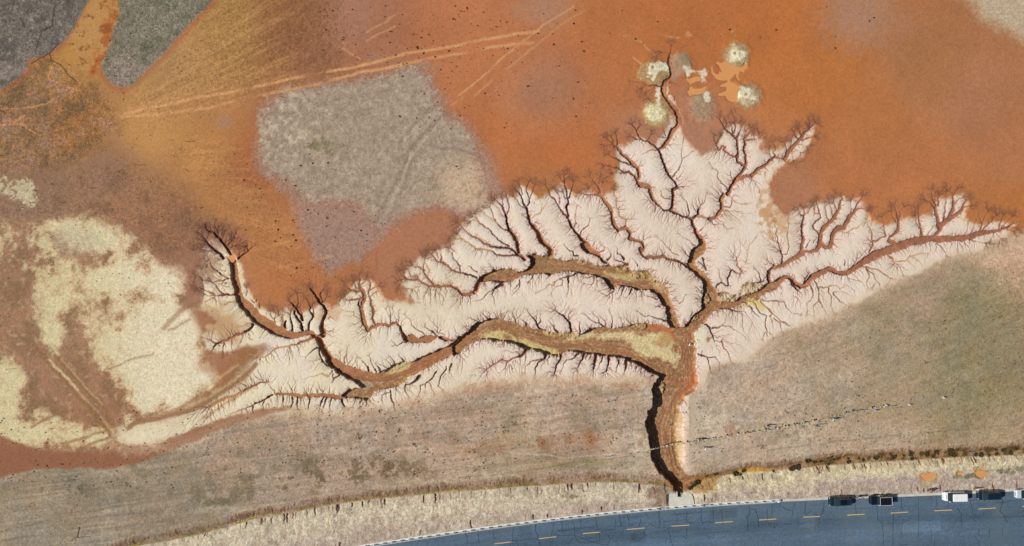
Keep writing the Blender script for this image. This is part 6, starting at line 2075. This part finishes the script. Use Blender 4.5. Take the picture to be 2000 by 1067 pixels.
# ------------------------------------------------------------------ prayer flags
FCOL = [("flag_blue", (70, 130, 170)), ("flag_white", (232, 232, 236)), ("flag_red", (176, 62, 56)), ("flag_green", (120, 170, 120)), ("flag_yellow", (222, 170, 70))]
flag_me = {}
def flag_mesh(k):
    if k not in flag_me:
        bm = bmesh.new(); n = 4
        g_ = [[bm.verts.new((.19 - .38 * i / n, (.10 + .16 * math.sin(j * 1.1 + k)) * j / n, -.30 * j / n - .02 * math.sin(i * 2 + k))) for i in range(n + 1)] for j in range(n + 1)]
        for j in range(n):
            for i in range(n): bm.faces.new((g_[j][i], g_[j][i + 1], g_[j + 1][i + 1], g_[j + 1][i]))
        me = bpy.data.meshes.new("flag"); bm.to_mesh(me); bm.free(); me.materials.append(M_(FCOL[k][0], FCOL[k][1], .9, var=.12, scale=9)); flag_me[k] = me
    return flag_me[k]
def flag_line(label, pts, zh, spacing, density=1.0, sag=.35, seed=0):
    rr = random.Random(seed)
    P = [PW(u, v, zh) for u, v in pts]
    base = W(*pts[0], 0)
    t = empty("prayer_flag_line", base, label, "prayer flags", "strings of prayer flags")
    Q = []
    for i in range(len(P) - 1):
        n = max(4, int((P[i + 1] - P[i]).length / .4))
        for j in range(n + (i == len(P) - 2)):
            s = j / n; q_ = P[i].lerp(P[i + 1], s); q_.z -= sag * 4 * s * (1 - s) * zh / 1.6; Q.append(q_)
    bm = bmesh.new(); tube(bm, [q_ - base for q_ in Q], .014, 4); bm_obj("rope", bm, M_("hemp_rope", (190, 180, 170)), t)
    tot = 0; k = 0; cnt = 0; nextd = .1; order = [0, 1, 2, 3, 4]
    for i in range(len(Q) - 1):
        a, b = Q[i], Q[i + 1]; L = (b - a).length
        while nextd <= tot + L and cnt < 100:
            if rr.random() < density:
                f = bpy.data.objects.new("flag", flag_mesh(order[k % 5])); scene.collection.objects.link(f); f.parent = t
                s = (nextd - tot) / L; f.location = a.lerp(b, s) - base
                d = b - a
                f.rotation_euler = (rr.uniform(-.5, .9), rr.uniform(-.15, .15), math.atan2(d.y, d.x) + rr.uniform(-.1, .1))
                cnt += 1
            k += 1; nextd += spacing
        tot += L
    return t
flag_line("mostly bare pale rope with few flags crossing the grass left of the main gully", [(1190,893),(1262,883)], .6, .9, .25, .3, 1)
flag_line("string of small flags, mostly white and red, spanning the main gully", [(1262,883),(1298,873),(1345,866),(1388,859)], 1.5, .42, .8, .3, 2)
flag_line("longest string of five-coloured flags, in the middle of the row", [(1398,858),(1436,851),(1500,842),(1532,836),(1563,830),(1602,822)], 1.5, .44, .82, .35, 3)
flag_line("string of flags at the right end, nearest the white trestle", [(1634,815),(1660,806),(1690,803),(1710,798),(1745,795)], 1.5, .42, .85, .35, 4)
random.seed(21)
wood = M_("grey_wood", (120, 100, 84), .9, var=.2, scale=12)
def pole(label, u, v, h=1.3, r=.05, mat=None, name="wooden_pole", lean=.03, group="thin poles in the ground"):
    t = empty(name, W(u, v, hgt(u, v) - .08), label, "pole", group)
    bm = bmesh.new(); a = random.uniform(0, 6); tube(bm, [(0, 0, 0), (lean * h * .5 * math.cos(a), lean * h * .5 * math.sin(a), h * .5), (lean * h * math.cos(a), lean * h * math.sin(a), h)], r, 7, r * .8)
    bm_obj("shaft", bm, mat or wood, t)
    bm = bmesh.new(); c = Vector((lean * h * math.cos(a), lean * h * math.sin(a), h)); tube(bm, [c - Vector((0, 0, .05)), c + Vector((0, 0, .03))], r * 1.15, 7); bm_obj("tip", bm, wood, t)
    return t
for u, v, lab in ((1262, 884, "support pole of the flags at the left brink of the main gully"), (1298, 874, "support pole of the flags standing in the main gully"), (1388, 860, "support pole of the flags near the two people in white"), (1532, 837, "support pole in the middle of the longest flag string"), (1597, 824, "support pole of the flags beside the blue board"), (1634, 816, "support pole of the flags beside the person in pale green"), (1707, 800, "support pole of the flags by the small blue-white stand"), (1740, 797, "support pole at the far right end of the flags")):
    pole(lab, u, v, 1.6 - min(0, hgt(u, v)), .035, M_("pale_pole", (150, 140, 130)), "flag_pole", .02, "poles holding the flag strings")
for u, v, h, lab in ((80, 415, 1.4, "thin pole on the brown plain, lowest left of the slanting row of posts"), (124, 396, 1.4, "thin pole on the brown plain, second from the left in the slanting row"), (179, 368, 1.4, "thin pole on the brown plain, in the middle of the slanting row"), (271, 323, 1.4, "thin pole on the brown plain, second from the right in the slanting row"), (366, 277, 1.4, "thin pole on the golden plain, rightmost of the slanting row"), (76, 876, 1.5, "thin pole on the dark red band at the lower left"), (551, 190, 1.1, "thin pole on the upper left rim of the grey wash"), (803, 69, 1.1, "thin pole on the red plain above the wheel tracks"), (901, 23, 1.2, "thin pole at the very top of the red plain"), (718, 109, 1.1, "thin pole in the mauve stain on the wheel tracks"), (598, 978, 1.2, "thin pole in the grass above the left part of the ditch"), (722, 959, 1.1, "thin pole in the grass just above the ditch"), (911, 931, 1.1, "thin pole in the grass above the yellow part of the ditch"), (18, 721, 1.2, "thin pole on the pale crust at the far left")):
    pole(lab, u, v, h)
t = empty("leaning_post", W(150, 1050, hgt(150, 1050)), "thin braced post standing in the grass at the lower left", "post")
bm = bmesh.new(); tube(bm, [(0, 0, 0), (.05, 0, 2.4)], .05, 6); bm_obj("shaft", bm, wood, t)
bm = bmesh.new(); tube(bm, [(-.7, .1, 0), (.03, .02, 1.8)], .035, 5); bm_obj("brace", bm, wood, t)
bm = bmesh.new(); tube(bm, [(.55, 2.3, .03), (.1, 0, .08)], .06, 5); bm_obj("fallen_strut", bm, wood, t)
# blue board
t = empty("sign_board", W(1588, 829.5, hgt(1588, 829)), "tall plain blue board on two posts in the grass below the flags", "sign")
bm = bmesh.new(); box(bm, .35, 0, 1.35, .9, .06, 1.5); bmesh.ops.bevel(bm, geom=bm.edges, offset=.01, segments=1); bm_obj("panel", bm, M_("blue_panel", (96, 150, 196), .5), t)
for x in (0, .7):
    bm = bmesh.new(); tube(bm, [(x, .05, 0), (x, .05, 2.15)], .035, 6); bm_obj("post", bm, M_("steel_post", (120, 126, 130), .5, .5), t)
def trestle(label, u, v, mat, s=1.0, rz=0):
    t = empty("trestle", W(u, v, hgt(u, v)), label, "stand", "small stands by the flags", rz)
    for a, b in (((-.28, .25), (0, 0)), ((.28, .25), (0, 0)), ((-.28, -.25), (0, 0)), ((.28, -.25), (0, 0))):
        bm = bmesh.new(); tube(bm, [(a[0] * s, a[1] * s, 0), (b[0], b[1] * s, 1.0 * s)], .04, 6); bm_obj("leg", bm, mat, t)
    bm = bmesh.new(); tube(bm, [(-.15 * s, 0, 1.0 * s), (.15 * s, 0, 1.0 * s)], .05, 6); bm_obj("cross_bar", bm, mat, t)
    bm = bmesh.new(); box(bm, 0, 0, .45 * s, .4 * s, .3 * s, .03); bm_obj("tray", bm, mat, t)
trestle("white A-shaped stand above the right end of the flags", 1728, 791, white, .9, 1.2)
trestle("small blue-white stand below the right-hand flag string", 1708, 801, M_("blue_white_stand", (176, 190, 206)), .9)
trestle("low white stand alone in the grass, nearest the flags on the right", 1774, 790, white, .8, .6)
trestle("low white stand alone in the grass, farthest right", 1840, 776, white, .9, 2.2)
# odds and ends
def cloth(label, u, v, col, sx, sy, rz, cat="tarpaulin", name="tarpaulin"):
    bm = bmesh.new(); n = 8; rr = random.Random(int(u))
    g_ = [[bm.verts.new(((i / n - .5) * sx * (1 + .2 * rr.uniform(-1, 1)), (j / n - .5) * sy * (1 + .25 * rr.uniform(-1, 1)), .05 + .12 * rr.random() * math.sin(math.pi * i / n) * math.sin(math.pi * j / n) * 2)) for i in range(n + 1)] for j in range(n + 1)]
    for j in range(n):
        for i in range(n): bm.faces.new((g_[j][i], g_[j][i + 1], g_[j + 1][i + 1], g_[j + 1][i]))
    o = bm_obj(name, bm, M_("sheet_%d_%d" % (int(u), int(v)), col, .5, var=.2, scale=5), None, True)
    o.location = W(u, v, hgt(u, v) + .02); o.rotation_euler = (0, 0, rz); tag(o, label, cat); return o
cloth("crumpled blue plastic sheet lying on the bank of the ditch at the right", 1904.5, 883.5, (60, 110, 140), 1.1, .55, .3)
cloth("narrow strip of white plastic lying across the edge of the ditch at the right", 1963.5, 904.5, (214, 206, 206), 1.3, .3, .95)
cloth("small yellow sheet in the shadow beside the trunk of the gully", 1287, 764, (196, 184, 120), .5, .9, .2) if False else None

# ------------------------------------------------------------------ tufts and bushes
random.seed(31)
tuft_m = M_("dry_tuft", (66, 44, 28), .95, var=.3, scale=20); bush_m = M_("ditch_bush", (74, 66, 40), .95, var=.35, scale=10)
def tuft_mesh(name, n, r, h, mat, seed):
    rr = random.Random(seed); bm = bmesh.new()
    for i in range(n):
        a = rr.uniform(0, 2 * math.pi); d = r * math.sqrt(rr.random()) * .6
        x, y = d * math.cos(a), d * math.sin(a)
        L = r * rr.uniform(.4, .9); a2 = a + rr.uniform(-.9, .9); hh = h * rr.uniform(.5, 1.1); w = r * rr.uniform(.08, .2)
        p0 = Vector((x - w * math.sin(a2), y + w * math.cos(a2), 0)); p1 = Vector((x + w * math.sin(a2), y - w * math.cos(a2), 0))
        m1 = Vector((x + L * .5 * math.cos(a2), y + L * .5 * math.sin(a2), hh)); tp = Vector((x + L * math.cos(a2), y + L * math.sin(a2), hh * .7))
        s = Vector((-math.sin(a2), math.cos(a2), 0)) * w
        v = [bm.verts.new(p) for p in (p0, p1, m1 - s * .9, m1 + s * .9, tp)]
        bm.faces.new((v[0], v[1], v[2], v[3])); bm.faces.new((v[3], v[2], v[4]))
    me = bpy.data.meshes.new(name); bm.to_mesh(me); bm.free(); me.materials.append(mat); return me
TM = [tuft_mesh("tuft", 26, .20, .16, tuft_m, k) for k in range(4)]
BMs = [tuft_mesh("bush", 90, .42, .34, bush_m, k + 10) for k in range(4)]
def place(me, u, v, s, label, cat, group, name):
    o = bpy.data.objects.new(name, me); scene.collection.objects.link(o)
    o.location = W(u, v, hgt(u, v) - .01); o.rotation_euler = (0, 0, random.uniform(0, 6.28)); o.scale = (s * random.uniform(.8, 1.3), s * random.uniform(.7, 1.1), s)
    tag(o, label, cat, group)
zones = [(620, 10, 1000, 130, 100), (780, 120, 1010, 260, 46), (1000, 20, 1160, 250, 40), (440, 300, 660, 560, 70), (620, 410, 760, 480, 14), (1130, 20, 1300, 240, 8), (1600, 10, 1760, 100, 8), (1400, 20, 1520, 100, 5), (840, 300, 940, 330, 5)]
k = 0; far = []
for x0, y0, x1, y1, n in zones:
    for i in range(n * 2):
        u = random.uniform(x0, x1); v = random.uniform(y0, y1)
        s = random.choice((.45, .6, .7, .8, 1.1))
        if i < n * .78 and k < 232:
            place(TM[k % 4], u, v, s, "small dark tuft dotting the red plain", "grass tuft", "small tufts on the red plain", "grass_tuft"); k += 1
        else: far.append((u, v, s * .55))
kb = 0
for i in range(64):
    if i < 46: u = random.uniform(1560, 2000); dv = random.choice((-9, -6, -3, 2, 5)) + random.uniform(-2, 2)
    elif i < 54: u = random.uniform(1380, 1560); dv = random.uniform(-8, 8)
    else: continue
    v = float(np.interp(u, dx_, dy_)) + dv
    if v > edge_v(u) - 8: continue
    place(BMs[i % 4], u, v, random.choice((.6, .8, 1.0, 1.25)), "dark low bush growing along the ditch", "bush", "bushes along the ditch", "bush"); kb += 1
for u, v, s in ((1363, 944, 1.5), (1349, 955, 1.1), (1357, 950, .9)): place(BMs[0], u, v, s, "dark low bush in the muddy fan beside the concrete apron", "bush", "bushes by the apron", "bush")
for i in range(420):
    cx_ = random.uniform(0, 2000); cy_ = random.uniform(520, 950)
    for j in range(random.choice((1, 1, 3, 6))):
        u = cx_ + random.gauss(0, 7); v = cy_ + random.gauss(0, 3)
        if v > float(np.interp(u, dx_, dy_)) - 14 or (u < 1380 and v < 826 - .05 * u + max(0, (600 - u)) * .16): continue
        if u >= 1380 and v < 760 - .44 * (u - 1440): continue
        far.append((u, v, random.choice((.5, .7, .9))))
# the rest of the scrub as one mass
for i in range(3200):
    u = random.uniform(-20, 2020); v = random.uniform(740, 960) if random.random() < .6 else random.uniform(500, 900)
    if v > float(np.interp(u, dx_, dy_)) - 10 or (u < 1380 and v < 812 - .04 * u): continue
    if u >= 1380 and v < 740 - .44 * (u - 1440): continue
    far.append((u, v, random.choice((.25, .3, .35, .5, .8))))
for i in range(900):
    u = random.uniform(0, 420); v = random.uniform(0, 640)
    if v < 170 - .6 * abs(u - 200) or random.random() < .4: far.append((u, v, random.uniform(.3, .7)))
bm = bmesh.new(); tmp = [bmesh.new() for _ in TM]
for b, me in zip(tmp, TM): b.from_mesh(me)
VV, FF = [], []
for i, (u, v, s) in enumerate(far):
    b = tmp[i % 4]; base = len(VV); p = W(u, v, hgt(u, v) - .01); a = random.uniform(0, 6.28); c, sn = math.cos(a), math.sin(a)
    for q_ in b.verts: VV.append((p.x + s * (q_.co.x * c - q_.co.y * sn), p.y + s * (q_.co.x * sn + q_.co.y * c), p.z + s * q_.co.z))
    for f in b.faces: FF.append([base + w_.index for w_ in f.verts])
for b in tmp: b.free()
me = bpy.data.meshes.new("scrub"); me.from_pydata(VV, [], FF); me.update(); me.materials.append(M_("scrub_mass", (124, 104, 76), .95, var=.3, scale=2))
o = link(bpy.data.objects.new("scrub", me)); o["kind"] = "stuff"; o["label"] = "fine dry scrub scattered over the grassland and plain"; o["category"] = "scrub"
print("tufts", k, "bushes", kb, "far", len(far))
